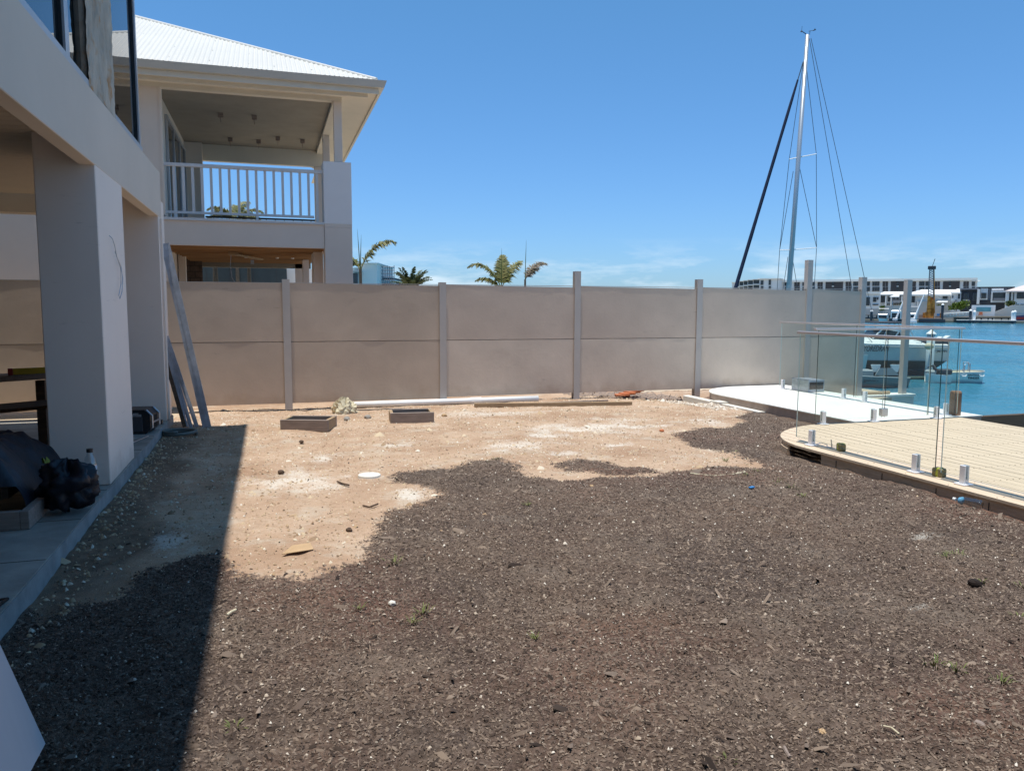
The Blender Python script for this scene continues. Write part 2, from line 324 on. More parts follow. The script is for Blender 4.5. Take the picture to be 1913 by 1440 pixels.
def gmesh(name, x0, x1, y0, y1, st):
    xs = np.arange(x0, x1+1e-6, st); ys = np.arange(y0, y1+1e-6, st); X, Y = np.meshgrid(xs, ys); nx, ny = len(xs), len(ys)
    m = mulch_at(X, Y); h = height(X, Y)
    fine = fbm(X, Y, .09, 31, 3); h = h+m*(.013*fine+.012)+(1-m)*.004*fine+(1-m)*.006*fbm(X, Y, .25, 77, 3)
    wm = np.zeros_like(X)
    for c, a, b in whites:
        r = np.hypot((X-c.x)/a, (Y-c.y)/b); wm = np.maximum(wm, np.clip(1.0-r+.75*fbm(X, Y, .22, 41), 0, 1)*.85)
    me = bpy.data.meshes.new(name)
    co = np.stack([X, Y, h], -1).reshape(-1, 3).astype(np.float32)
    idx = np.arange(nx*ny).reshape(ny, nx); q = np.stack([idx[:-1, :-1], idx[:-1, 1:], idx[1:, 1:], idx[1:, :-1]], -1).reshape(-1, 4)
    me.vertices.add(len(co)); me.vertices.foreach_set('co', co.ravel()); me.loops.add(q.size); me.loops.foreach_set('vertex_index', q.ravel().astype(np.int32))
    me.polygons.add(len(q)); me.polygons.foreach_set('loop_start', np.arange(0, q.size, 4, dtype=np.int32)); me.polygons.foreach_set('loop_total', np.full(len(q), 4, np.int32))
    me.update(calc_edges=True)
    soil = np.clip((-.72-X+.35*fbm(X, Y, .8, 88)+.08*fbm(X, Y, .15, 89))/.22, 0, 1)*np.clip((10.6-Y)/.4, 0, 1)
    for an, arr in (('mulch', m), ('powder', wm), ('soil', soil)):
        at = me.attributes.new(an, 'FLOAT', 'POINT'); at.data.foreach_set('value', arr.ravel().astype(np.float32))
    me.polygons.foreach_set('use_smooth', [True]*len(q)); return me
def ground_mat():
    m = bpy.data.materials.new('yard_ground'); m.use_nodes = True; n = m.node_tree.nodes; l = m.node_tree.links; p = n['Principled BSDF']
    p.inputs['Roughness'].default_value = .95; p.inputs['Specular IOR Level'].default_value = .2
    t = n.new('ShaderNodeTexCoord')
    def noise(s, d=6, r=.6, st=None):
        a = n.new('ShaderNodeTexNoise'); a.inputs['Scale'].default_value = s; a.inputs['Detail'].default_value = d; a.inputs['Roughness'].default_value = r
        l.new(t.outputs['Object'], a.inputs[0]); return a.outputs[0]
    def ramp(src, *st):
        q = n.new('ShaderNodeValToRGB'); e = q.color_ramp.elements
        e[0].position, e[0].color = st[0][0], (*st[0][1], 1); e[1].position, e[1].color = st[-1][0], (*st[-1][1], 1)
        for s_ in st[1:-1]: k = e.new(s_[0]); k.color = (*s_[1], 1)
        l.new(src, q.inputs[0]); return q.outputs[0]
    def mix(fac, a, b, bt='MIX'):
        q = n.new('ShaderNodeMix'); q.data_type = 'RGBA'; q.blend_type = bt
        if isinstance(fac, float): q.inputs[0].default_value = fac
        else: l.new(fac, q.inputs[0])
        for i, c in ((6, a), (7, b)):
            if isinstance(c, tuple): q.inputs[i].default_value = (*c, 1)
            else: l.new(c, q.inputs[i])
        return q.outputs[2]
    def attr(nm): a = n.new('ShaderNodeAttribute'); a.attribute_name = nm; return a.outputs['Fac']
    def math_(op, a, b, cl=False):
        q = n.new('ShaderNodeMath'); q.operation = op; q.use_clamp = cl
        for i, c in ((0, a), (1, b)):
            if isinstance(c, (int, float)): q.inputs[i].default_value = c
            else: l.new(c, q.inputs[i])
        return q.outputs[0]
    sand = ramp(noise(1.1, 8, .65), (.30, (.30, .182, .112)), (.5, (.42, .288, .195)), (.7, (.52, .385, .275)))
    sand = mix(math_('MULTIPLY', ramp(noise(14, 6, .7), (.54, (0, 0, 0)), (.68, (1, 1, 1))), .6), sand, (.25, .165, .10))
    sand = mix(math_('MULTIPLY', ramp(noise(2.3, 7, .7), (.52, (0, 0, 0)), (.66, (1, 1, 1))), .55), sand, (.52, .47, .38))
    sand = mix(math_('MULTIPLY', ramp(noise(3.1, 8, .75), (.30, (1, 1, 1)), (.44, (0, 0, 0))), .5), sand, (.27, .175, .11))
    sand = mix(ramp(noise(120, 3, .7), (.60, (0, 0, 0)), (.68, (1, 1, 1))), sand, (.62, .52, .38))
    sand = mix(math_('MULTIPLY', ramp(noise(85, 4, .7), (.60, (0, 0, 0)), (.66, (1, 1, 1))), .7), sand, (.20, .14, .09))
    mul = ramp(noise(40, 6, .75), (.30, (.040, .027, .020)), (.5, (.150, .110, .085)), (.68, (.28, .215, .170)))
    big = ramp(noise(.9, 5, .6), (.35, (.80, .80, .83)), (.65, (1.22, 1.14, 1.08)))
    mul = mix(1.0, mul, big, 'MULTIPLY')
    mul = mix(math_('MULTIPLY', ramp(noise(1.7, 7, .7), (.50, (0, 0, 0)), (.66, (1, 1, 1))), .5), mul, (.31, .25, .195))
    red = ramp(noise(.35, 3, .5), (.50, (0, 0, 0)), (.66, (1, 1, 1)))
    mul = mix(math_('MULTIPLY', red, .7), mul, mix(1.0, mul, (1.30, .93, .86), 'MULTIPLY'))
    vo = n.new('ShaderNodeTexVoronoi'); vo.inputs['Scale'].default_value = 45; l.new(t.outputs['Object'], vo.inputs['Vector'])
    sep = n.new('ShaderNodeSeparateColor'); l.new(vo.outputs['Color'], sep.inputs[0])
    rare = math_('GREATER_THAN', sep.outputs[0], .965); near = math_('LESS_THAN', vo.outputs['Distance'], .28)
    mul = mix(math_('MULTIPLY', rare, near), mul, (.46, .39, .31))
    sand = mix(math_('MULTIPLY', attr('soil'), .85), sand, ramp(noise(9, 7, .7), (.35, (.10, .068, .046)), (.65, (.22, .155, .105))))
    mm_ = math_('ADD', attr('mulch'), math_('MULTIPLY', math_('SUBTRACT', noise(30, 6, .75), .5), 2.2))
    mk = ramp(mm_, (.38, (0, 0, 0)), (.66, (1, 1, 1)))
    c = mix(mk, sand, mul)
    wmk = ramp(math_('ADD', attr('powder'), math_('MULTIPLY', math_('SUBTRACT', noise(45, 6, .8), .5), 2.4)), (.34, (0, 0, 0)), (.85, (1, 1, 1)))
    c = mix(math_('MULTIPLY', wmk, .72), c, (.66, .62, .54))
    l.new(c, p.inputs['Base Color'])
    h = math_('ADD', math_('MULTIPLY', noise(70, 5, .8), 1.0), math_('MULTIPLY', noise(18, 5, .6), .8))
    bp = n.new('ShaderNodeBump'); bp.inputs['Strength'].default_value = .9
    l.new(math_('ADD', .006, math_('MULTIPLY', mk, .022)), bp.inputs['Distance']); l.new(h, bp.inputs['Height']); l.new(bp.outputs[0], p.inputs['Normal'])
    return m
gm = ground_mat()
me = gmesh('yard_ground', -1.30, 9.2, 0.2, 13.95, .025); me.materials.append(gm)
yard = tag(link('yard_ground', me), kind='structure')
land_m = pm('land_soil', (.50, .40, .28), .95, var=.25, scale=.6, bump=.4)
struct('land_ground', MB().prism([(-80, 11.35), (9.3, 11.35), (12.3, 12.5), (12.3, 44), (-80, 60)], -3.4, -.16), land_m)

struct('rear_yard', MB().box(-80, 9.3, -40, 11.34, -3.4, -.165), pm('rear_mulch', (.085, .07, .06), .95, var=.3, scale=3, bump=.5))
# mulch chips, bark bits, pebbles, crumbs (uncountable)
def chips(name, n, mat, cond, lx, ly, lz, dens, box, seed, lift=.004):
    r = np.random.default_rng(seed)
    x = r.uniform(box[0], box[1], n*4); y = box[2]+(box[3]-box[2])*r.random(n*4)**dens
    m = mulch_at(x, y); ok = cond(m+r.normal(0, .18, m.shape), x, y); x = x[ok][:n]; y = y[ok][:n]; m = m[ok][:n]; k = len(x)
    z = height(x, y)+m*(.012+.013*fbm(x, y, .09, 31, 3))+lift
    a = r.uniform(0, 2*np.pi, k); sc = np.exp(r.normal(0, .38, k))
    Lx = lx*sc; Ly = ly*sc*r.uniform(.7, 1.4, k); Lz = lz*sc*r.uniform(.6, 1.5, k)
    base = np.array([(-1, -.5, -.5), (1, -.8, -.5), (.8, .9, -.5), (-1.1, .6, -.5), (-.3, .1, 1.0), (.5, -.1, .7)])
    P = base[None]*np.stack([Lx, Ly, Lz], -1)[:, None, :]*(1+r.uniform(-.3, .3, (k, 6, 3)))
    til = r.normal(0, .35, k); P[:, :, 2] += P[:, :, 0]*np.sin(til)[:, None]
    ca, sa = np.cos(a)[:, None], np.sin(a)[:, None]
    X = P[:, :, 0]*ca-P[:, :, 1]*sa+x[:, None]; Y = P[:, :, 0]*sa+P[:, :, 1]*ca+y[:, None]; Z = P[:, :, 2]+z[:, None]
    co = np.stack([X, Y, Z], -1).reshape(-1, 3).astype(np.float32)
    F = np.array([(0, 1, 4), (1, 5, 4), (1, 2, 5), (2, 4, 5), (2, 3, 4), (3, 0, 4)]); fi = (F[None]+np.arange(k)[:, None, None]*6).reshape(-1, 3)
    me = bpy.data.meshes.new(name); me.vertices.add(len(co)); me.vertices.foreach_set('co', co.ravel()); me.loops.add(fi.size); me.loops.foreach_set('vertex_index', fi.ravel().astype(np.int32))
    me.polygons.add(len(fi)); me.polygons.foreach_set('loop_start', np.arange(0, fi.size, 3, dtype=np.int32)); me.polygons.foreach_set('loop_total', np.full(len(fi), 3, np.int32))
    me.update(calc_edges=True); me.materials.append(mat)
    tn = me.attributes.new('tone', 'FLOAT', 'POINT'); tn.data.foreach_set('value', np.repeat(r.random(k), 6).astype(np.float32))
    return tag(link(name, me), kind='stuff')
def tone_mat(name, stops, rough=.9):
    m = bpy.data.materials.new(name); m.use_nodes = True; n = m.node_tree.nodes; l = m.node_tree.links; p = n['Principled BSDF']
    p.inputs['Roughness'].default_value = rough; p.inputs['Specular IOR Level'].default_value = .25
    a = n.new('ShaderNodeAttribute'); a.attribute_name = 'tone'; q = n.new('ShaderNodeValToRGB'); e = q.color_ramp.elements
    e[0].position, e[0].color = stops[0][0], (*stops[0][1], 1); e[1].position, e[1].color = stops[-1][0], (*stops[-1][1], 1)
    for s_ in stops[1:-1]: k = e.new(s_[0]); k.color = (*s_[1], 1)
    l.new(a.outputs['Fac'], q.inputs[0]); l.new(q.outputs[0], p.inputs['Base Color']); return m
chip_m = tone_mat('mulch_chip', [(0, (.022, .015, .012)), (.4, (.110, .079, .062)), (.75, (.18, .138, .108)), (1, (.26, .20, .155))])
peb_m = tone_mat('pebble', [(0, (.36, .29, .22)), (.6, (.50, .43, .35)), (1, (.70, .66, .58))])
crumb_m = tone_mat('sand_crumb', [(0, (.24, .16, .10)), (.3, (.40, .28, .17)), (.8, (.55, .44, .30)), (1, (.65, .60, .5))])
clear = lambda x, y: ~((x > 5.2) & (y < 8.1) & ~((x < 5.9) & (y > 7.3))) & ~((x > 6.9) & (y > 8))
chips('mulch_chips', 170000, chip_m, lambda m, x, y: (m > .45) & clear(x, y), .0058, .0021, .0024, 1.35, (-1.25, 9, 1.7, 11.6), 1)
chips('bark_pieces', 1500, chip_m, lambda m, x, y: (m > .5) & clear(x, y), .022, .0055, .005, 1.2, (-1.25, 8, 1.7, 10), 2)
chips('mulch_pebbles', 3800, peb_m, lambda m, x, y: (m > .45) & clear(x, y), .0036, .0027, .0025, 1.2, (-1.25, 8.5, 1.7, 11.5), 3, .007)
chips('sand_crumbs', 15000, crumb_m, lambda m, x, y: (m < .5) & clear(x, y), .0062, .005, .004, .9, (-1.25, 8.8, 3.5, 12.6), 4)
chips('soil_clods', 160, crumb_m, lambda m, x, y: (m < .6) & clear(x, y), .022, .017, .012, .8, (-1.25, 8.8, 4.5, 12.5), 5)
chips('rubble_by_slab', 260, crumb_m, lambda m, x, y: m > -1, .014, .011, .009, 1.0, (-1.27, -1.05, 3.0, 10.6), 6)
chips('rubble_by_path', 900, peb_m, lambda m, x, y: (x < 7.1), .014, .011, .008, 1.0, (6.5, 7.15, 10.3, 12.2), 8)
chips('spilt_mulch', 6000, chip_m, lambda m, x, y: (m < .8) & (m > .36) & clear(x, y), .007, .003, .003, 1.0, (-1.2, 9, 3.5, 11.6), 12)

# weeds and grass tufts
mb = MB()
tufts = [(930, 862, .9), (915, 868, .6), (1375, 850, 1.2), (1355, 862, .8), (1410, 885, 1), (1450, 905, 1.2), (1480, 915, 1), (1395, 892, .8), (1745, 1245, .9), (1788, 1255, .7), (1870, 1275, .6),
         (1772, 1045, 1), (1790, 1040, .8), (1835, 1090, .5), (1905, 1160, 1), (790, 1146, .7), (735, 1055, .9), (670, 1140, .4), (770, 1165, .6), (1915, 1100, .8), (440, 1365, .5), (1360, 1435, .7), (1000, 1195, .5),
         (225, 868, 1), (240, 860, 1.2), (120, 1005, .8), (1500, 930, .8), (985, 945, .5)]
for px, py, s in tufts:
    c = G(px, py)
    for k in range(int(16*s)+5):
        a = random.uniform(0, 6.28); r0 = random.uniform(0, .05*s); b = c+Vector((math.cos(a)*r0, math.sin(a)*r0, .005)); ln = random.uniform(.03, .075)*(.6+.5*s)
        d = Vector((math.cos(a)*random.uniform(.2, 1), math.sin(a)*random.uniform(.2, 1), random.uniform(.4, 1))).normalized()
        w = Vector((-math.sin(a), math.cos(a), 0))*.0032; m_ = b+d*ln*.55; t_ = b+d*ln+Vector((0, 0, -ln*.25))
        mb.add([b-w, b+w, m_+w*.8, m_-w*.8, t_], [(0, 1, 2, 3), (3, 2, 4)])
tag(link('grass_tufts', mb.mesh('grass_tufts', grass_m)), kind='stuff')

# ================================================================== OUR HOUSE
XF = -1.28
house = thing('rendered_house', 'grey rendered two storey house with open patio and tall windows on the left', 'house', (XF-3, 6, 0))
mb = MB().box(-8.0, -1.275, -3, 11.3, -.3, .12); mb.m = 1; mb.box(-1.274, -1.268, -3, 11.3, -.3, .112)
wpart('floor_slab', mb, [conc, conc_edge], house)
for k in range(12): wpart('joint', MB().box(-7.9, -1.28, 1.4+k*.9, 1.405+k*.9, .1205, .1222), timber_dark, house)
for (x0, x1, y0, y1) in ((-1.715, -1.283, 6.99, 8.17), (-1.745, -1.283, 10.72, 11.27)):
    wpart('column', MB().bevbox(x0, x1, y0, y1, .121, 2.93, .006), render_w, house)
wpart('fascia_beam', MB().bevbox(-1.40, -1.28, -3, 11.0, 2.70, 3.285, .005), render_b, house)
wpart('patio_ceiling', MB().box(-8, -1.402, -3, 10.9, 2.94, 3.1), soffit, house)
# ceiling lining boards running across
mb = MB()
for k in range(60):
    y = 2.0+k*.15
    if y > 10.8: break
    mb.box(-7.9, -1.405, y, y+.142, 2.928, 2.939)
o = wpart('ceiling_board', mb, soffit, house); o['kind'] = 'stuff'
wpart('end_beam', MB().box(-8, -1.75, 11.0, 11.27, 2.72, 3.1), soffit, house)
wpart('rear_wall', MB().box(-6.4, -6.2, -3, 11.2, .121, 2.93), render_b, house)
# upper storey
mb = MB().box(-1.60, -1.34, -3, 9.64, 3.286, 6.4)
wpart('upper_wall', MB().box(-7.9, -1.62, -3, 9.6, 3.29, 6.45), render_b, house)
wpart('sky_blocker_wing', MB().box(-8.0, 4.6, -9.0, -2.6, .13, 6.45), render_b, house); wpart('sky_blocker_roof', MB().box(-8.4, 5.0, -9.4, -2.2, 6.67, 6.85), nb_warm, house)  # added unseen wing; blocks sky light so near columns and mulch darken
wpart('sky_blocker_window', MB().box(-.6, 3.6, -2.598, -2.56, .4, 2.6).box(-.6, 3.6, -2.598, -2.56, 3.6, 5.6), win_gl, house)  # glazing of the added wing, out of view
wpart('roof', MB().box(-8.4, -.80, -3.2, 10.60, 6.48, 6.66).box(-.86, -.80, -3.2, 10.6, 6.38, 6.48), nb_warm, house)
def window(y0, y1, nm):
    fr = MB(); fr.box(-1.37, -1.30, y0, y0+.045, 3.335, 6.4).box(-1.37, -1.30, y1-.075, y1, 3.335, 6.4).box(-1.37, -1.285, y0, y1, 3.286, 3.333)
    w = wpart('window', fr, frame_m, house)
    part('dark_bead', MB().box(-1.355, -1.315, y1-.095, y1-.077, 3.335, 6.4), frame_dk, w); part('dark_bead', MB().box(-1.355, -1.315, y0+.047, y0+.075, 3.335, 6.4), frame_dk, w)
    part('pane', MB().box(-1.345, -1.335, y0+.076, y1-.096, 3.335, 6.4), win_gl, w)
window(2.0, 6.37, 0); window(8.05, 9.64, 2); 
fr = MB().box(-1.37, -1.30, 6.372, 6.41, 3.335, 6.4).box(-1.37, -1.285, 6.372, 7.0, 3.286, 3.333)
w = wpart('window', fr, frame_m, house); part('pane', MB().box(-1.345, -1.335, 6.411, 6.95, 3.335, 6.4), win_gl, w)
# stone clad pier
def stonef(i, j):
    y = 6.93+1.10*i/44; z = 3.286+3.2*j/100
    e = .012*fbm(np.array([y*1.0]), np.array([z*.8]), .22, 51, 4)[0]+.016*abs(fbm(np.array([y]), np.array([z]), .07, 57, 3)[0])
    return (-1.285+e, y+(.008*fbm(np.array([z]), np.array([y]), .12, 61)[0] if i in (0, 44) else 0), z)
stone_m = pm('stone_cladding', (.30, .27, .22), .9, col2=(.62, .56, .46), scale=3.2, stretch=(1, 1, .6), bump=1.0, bscale=14, bdist=.03, detail=9)
_n = stone_m.node_tree.nodes; _l = stone_m.node_tree.links
_a = _n.new('ShaderNodeTexNoise'); _a.inputs['Scale'].default_value = 4.3; _a.inputs['Detail'].default_value = 5
_t = _n.new('ShaderNodeTexCoord'); _l.new(_t.outputs['Object'], _a.inputs[0])
_r = _n.new('ShaderNodeValToRGB'); _r.color_ramp.elements[0].position = .56; _r.color_ramp.elements[1].position = .68; _l.new(_a.outputs[0], _r.inputs[0])
_m = _n.new('ShaderNodeMix'); _m.data_type = 'RGBA'; _m.inputs[7].default_value = (.44, .24, .10, 1)
_src = _n['Principled BSDF'].inputs['Base Color'].links[0].from_socket; _l.new(_r.outputs[0], _m.inputs[0]); _l.new(_src, _m.inputs[6]); _l.new(_m.outputs[2], _n['Principled BSDF'].inputs['Base Color'])
wpart('stone_pier', MB().grid(stonef, 45, 101).box(-1.60, -1.30, 6.955, 8.02, 3.29, 6.4), stone_m, house, True)
# cable hanging from column
cb = [PX(204, 440, -1.27), PX(210, 446, -1.25), PX(214, 458, -1.25), PX(218, 480, -1.26), PX(226, 498, -1.26), PX(229, 520, -1.25), PX(228, 545, -1.25), PX(224, 558, -1.25), PX(222, 552, -1.26), PX(226, 530, -1.26), PX(225, 500, -1.26), PX(215, 470, -1.26)]
solo('hanging_cable', MB().tube(cb, .0035, 6), galv, 'thin grey cable looping out of the patio column face', 'cable')

# ================================================================== FENCE
FY = 12.35
fx = [-6.96, -4.55, -2.13, .262, 2.684, 5.02, 7.372, 9.70]
fence = thing('panel_fence', 'long beige panel fence with slim steel posts across the yard', 'fence', (2.7, FY, 0))
tops = [2.0, 2.0, 2.0, 1.99, 1.975, 2.19, 2.086, 2.475, 2.175, 2.138]
px_all = fx+[10.95, 12.04]
for x, zt in zip(px_all, tops):
    m = MB().box(x-.055, x+.055, FY-.052, FY-.044, -.2, zt).box(x-.055, x+.055, FY+.044, FY+.052, -.2, zt).box(x-.012, x+.012, FY-.044, FY+.044, -.2, zt)
    m.box(x-.055, x-.047, FY-.044, FY+.044, -.2, zt) if x > 9 else None
    wpart('post', m, post_m, fence)
spans = [(fx[i], fx[i+1]) for i in range(len(fx)-1)]+[(9.70, 10.95)]
tz = [1.93, 1.93, 1.93, 1.955, 1.935, 1.925, 1.905, 1.905]; bz = [.10, .10, .10, .10, .12, .12, .12, -.14, -.14]
def sheet(x0, x1, z0, z1, zl, zr, mat, seed):
    # hand finished sheet: slightly uneven surface
    nx, nz = 33, 13; r = random.Random(seed)
    def f(i, j):
        x = x0+(x1-x0)*i/(nx-1); top = z1 if z1 is not None else zl+(zr-zl)*i/(nx-1); z = z0+(top-z0)*j/(nz-1)
        return (x, FY-.030+.0035*float(fbm(np.array([x+seed]), np.array([z]), .5, 91)[0]), z)
    m = MB().grid(f, nx, nz)
    zt0 = z1 if z1 is not None else zl; zt1 = z1 if z1 is not None else zr
    m.add([(x0, FY+.03, z0), (x1, FY+.03, z0), (x1, FY+.03, zt1), (x0, FY+.03, zt0), (x0, FY-.0255, z0), (x1, FY-.0255, z0), (x1, FY-.0255, zt1), (x0, FY-.0255, zt0)],
          [(0, 3, 2, 1), (7, 6, 2, 3), (4, 0, 1, 5)])
    return m
for k, (a, b) in enumerate(spans):
    zs = 1.045
    zl, zr = (1.93+.001*k, 1.93-.004*k+.003) if k > 2 else (1.93, 1.93)
    wpart('panel', sheet(a+.013, b-.013, bz[k], zs-.004, 0, 0, fence_b, k), fence_b if k in (4, 5, 6, 7) else fence_a, fence)
    wpart('panel', sheet(a+.013, b-.013, zs+.004, None, zl, zr, fence_a, k+20), fence_c if k > 3 else fence_a, fence)
    wpart('joint_backing', MB().box(a+.013, b-.013, FY+.031, FY+.04, zs-.03, zs+.03), fence_a, fence)
    wpart('cap_strip', MB().box(a+.057, b-.057, FY-.034, FY+.034, max(zl, zr)+.001, max(zl, zr)+.009), post_m, fence)

# ================================================================== NEIGHBOUR HOUSE
NY = 14.0
nb = thing('balcony_house', 'beige house behind the fence with corrugated white hip roof and balcony', 'house', (-3, 17, 0))
ex, ey, ez = 1.88, 13.5, 5.32; tp = math.tan(R(25)); TM = 6.0
# front corrugated slope
pitch = .076; nseg = 6; xs = np.arange(-12, ex+1e-6, pitch/nseg); vs = []; fs = []
for i, x in enumerate(xs):
    t1 = min(ex-x, TM); w = .009*math.cos(2*math.pi*x/pitch); lap = .004*((int((x+12)/.762)) % 2)
    for t in (0.0, t1*.5, t1): vs.append((x, ey-.05+t, ez+.02+(t)*tp+w+lap))
for i in range(len(xs)-1):
    for k in range(2): fs.append((i*3+k, (i+1)*3+k, (i+1)*3+k+1, i*3+k+1))
mb = MB().add(vs, fs)
ys = np.arange(ey, 24, pitch/nseg); vs = []; fs = []
for i, y in enumerate(ys):
    t1 = min(y-ey, TM, max(.0, 24-y)+TM); w = .009*math.cos(2*math.pi*y/pitch)
    for t in (0.0, t1): vs.append((ex+.05-t, y, ez+.02+t*tp+w))
for i in range(len(ys)-1): fs.append((i*2, (i+1)*2, (i+1)*2+1, i*2+1))
mb.add(vs, fs); roof = wpart('roof', mb, roof_m, nb)
part('hip_cap', MB().tube([(ex-.05, ey, ez+.04), (ex-TM, ey+TM, ez+.045+TM*tp)], .035, 10), roof_m, roof)
part('ridge_cap', MB().tube([(-12, ey+TM, ez+.045+TM*tp), (ex-TM, ey+TM, ez+.045+TM*tp)], .04, 10), roof_m, roof)
scr = MB()
for k in range(40):
    for t in (.35, 1.3, 2.3, 3.3):
        x = -6+k*.2
        if ex-x > t+.15: scr.box(x-.008, x+.008, ey+t-.008, ey+t+.008, ez+t*tp+.028, ez+t*tp+.045)
s_ = part('roof_screws', scr, gutter_m, roof); s_['kind'] = 'stuff'
# quad gutters, fascia, soffit
gut = MB().hull8([(-12, ey-.11, ez+.01), (-12, ey-.07, ez-.10), (-12, ey, ez-.10), (-12, ey, ez+.01)], [(ex+.11, ey-.11, ez+.01), (ex+.07, ey-.07, ez-.10), (ex, ey, ez-.10), (ex, ey, ez+.01)])
gut.hull8([(ex+.11, ey-.11, ez+.01), (ex+.07, ey-.07, ez-.10), (ex, ey, ez-.10), (ex, ey, ez+.01)], [(ex+.11, 24, ez+.01), (ex+.07, 24, ez-.10), (ex, 24, ez-.10), (ex, 24, ez+.01)])
wpart('gutter', gut, gutter_m, nb)
wpart('fascia_board', MB().box(-12, ex-.02, ey+.004, ey+.022, ez-.19, ez+.0).box(ex-.022, ex-.004, ey+.024, 24, ez-.19, ez), nb_warm, nb)
wpart('soffit', MB().box(-12, ex-.024, ey+.024, NY-.002, ez-.165, ez-.155)  .box(1.303, ex-.024, NY, 23.9, ez-.165, ez-.155), nb_warm, nb)
wpart('soffit_moulding', MB().box(-12, 1.70, NY-.36, NY-.26, ez-.225, ez-.166), nb_warm, nb)
# upper beams
wpart('front_beam', MB().box(-8, 1.30, NY, NY+.14, 5.085, 5.30), nb_warm, nb)
wpart('side_beam', MB().box(1.16, 1.302, NY+.142, 19, 5.085, 5.30), nb_warm, nb)
wpart('rear_beam', MB().box(-8, 1.30, 18.9, 19.06, 4.80, 5.21), nb_warm, nb)
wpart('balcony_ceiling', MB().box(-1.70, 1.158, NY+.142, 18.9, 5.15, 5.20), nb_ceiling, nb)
for x0, x1, y0, z0, z1 in ((1.16, 1.298, NY+.002, 4.07, 5.084), (1.16, 1.298, 16.8, 3.9, 5.084), (1.10, 1.298, 18.9, 3.0, 4.795)):
    wpart('roof_post', MB().bevbox(x0, x1, y0, y0+.13, z0, z1, .004), nb_paint, nb)
wpart('wall_upper', MB().box(-12, -1.60, NY+.004, NY+.2, 3.06, 5.084), nb_paint, nb)
wpart('opening_reveal', MB().box(-1.598, -1.565, NY-.01, NY+.16, 3.06, 5.084), nb_paint, nb)
# big corner pillar in two tones, upper one paled for missing bounce light
wpart('corner_pillar', MB().bevbox(.965, 1.44, NY-.02, NY+.46, 3.005, 4.065, .006), pm('pillar_bounce_lift', (.84, .81, .79), .7, var=.02, bump=0), nb, label='upper part of corner pillar in a paler tone')
pl = MB().bevbox(.967, 1.438, NY-.018, NY+.458, -.1, 2.95, .006); wpart('corner_pillar', pl, nb_paint, nb, label='lower part of corner pillar in darker beige')
mb = MB().grid(lambda i, j: (.9665+.472*i/24, NY-.019, 2.95+(.055 if j else -.02+.018*random.random())), 25, 2); wpart('paint_edge', MB().box(.9668, 1.4382, NY-.0185, NY+.4583, 2.951, 3.004), nb_paint, nb)
# balcony floor edge, floor
wpart('balcony_fascia', MB().box(-1.62, .962, NY, NY+.12, 2.585, 2.985), nb_paint, nb)
wpart('fascia_trim', MB().box(-1.62, .962, NY-.03, NY+.13, 2.987, 3.03), white_r, nb)
wpart('balcony_floor', MB().box(-1.62, 1.3, NY+.131, 19.05, 2.80, 3.0), nb_paint, nb)
wpart('wall_lower', MB().box(-12, -1.60, NY+.004, NY+.2, -.2, 3.058), nb_paint, nb)
# side wall with sliding doors
wpart('side_wall', MB().box(-1.80, -1.66, NY+.2, 19.0, 3.0, 5.149), nb_paint, nb)
dr = wpart('sliding_door', MB().box(-1.655, -1.615, 15.3, 15.37, 3.01, 4.95).box(-1.655, -1.615, 15.372, 18.5, 4.88, 4.95).box(-1.655, -1.615, 18.43, 18.5, 3.01, 4.879).box(-1.655, -1.62, 16.35, 16.43, 3.01, 4.879).box(-1.655, -1.62, 17.4, 17.48, 3.01, 4.879), frame_m, nb)
part('pane', MB().box(-1.645, -1.64, 15.372, 18.43, 3.01, 4.879), win_gl, dr)
wpart('rear_parapet', MB().box(-1.6, 1.3, 18.9, 19.0, 3.0, 3.12), nb_paint, nb)
wpart('rear_wall', MB().box(-1.66, -1.30, 18.7, 18.86, 3.0, 5.14), nb_paint, nb)
# far balustrade posts
mb = MB().box(-1.3, 1.1, 19.02, 19.06, 3.56, 3.60)
rr = wpart('rear_railing', mb, frame_dk, nb)
for k in range(12): part('baluster', MB().box(-1.2+k*.2, -1.18+k*.2, 19.02, 19.05, 3.12, 3.56), frame_dk, rr) if k > 4 else None
# ceiling mounting brackets
for px, py in ((412, 218), (475, 222), (430, 264), (483, 268), (519, 262), (565, 267), (367, 287), (405, 290)):
    p = G(px, py-6, 5.15); b = MB().box(p.x-.045, p.x+.045, p.y-.05, p.y+.04, 5.07, 5.149).box(p.x-.004, p.x+.004, p.y-.05, p.y+.05, 4.98, 5.068)
    wpart('ceiling_bracket', b, timber_old, nb)
# front railing
rl = wpart('front_railing', MB().bevbox(-1.59, .962, NY+.03, NY+.09, 3.86, 3.915, .004).bevbox(-1.59, .80, NY+.04, NY+.08, 3.10, 3.14, .003), white_r, nb)
n = 17
for k in range(n):
    x = -1.42+k*(.86+1.42)/(n-1)
    lo = 3.03 if k in (0, 9, 16) else 3.141
    part('baluster', MB().box(x-.021, x+.021, NY+.045, NY+.078, lo, 3.859), white_r, rl)
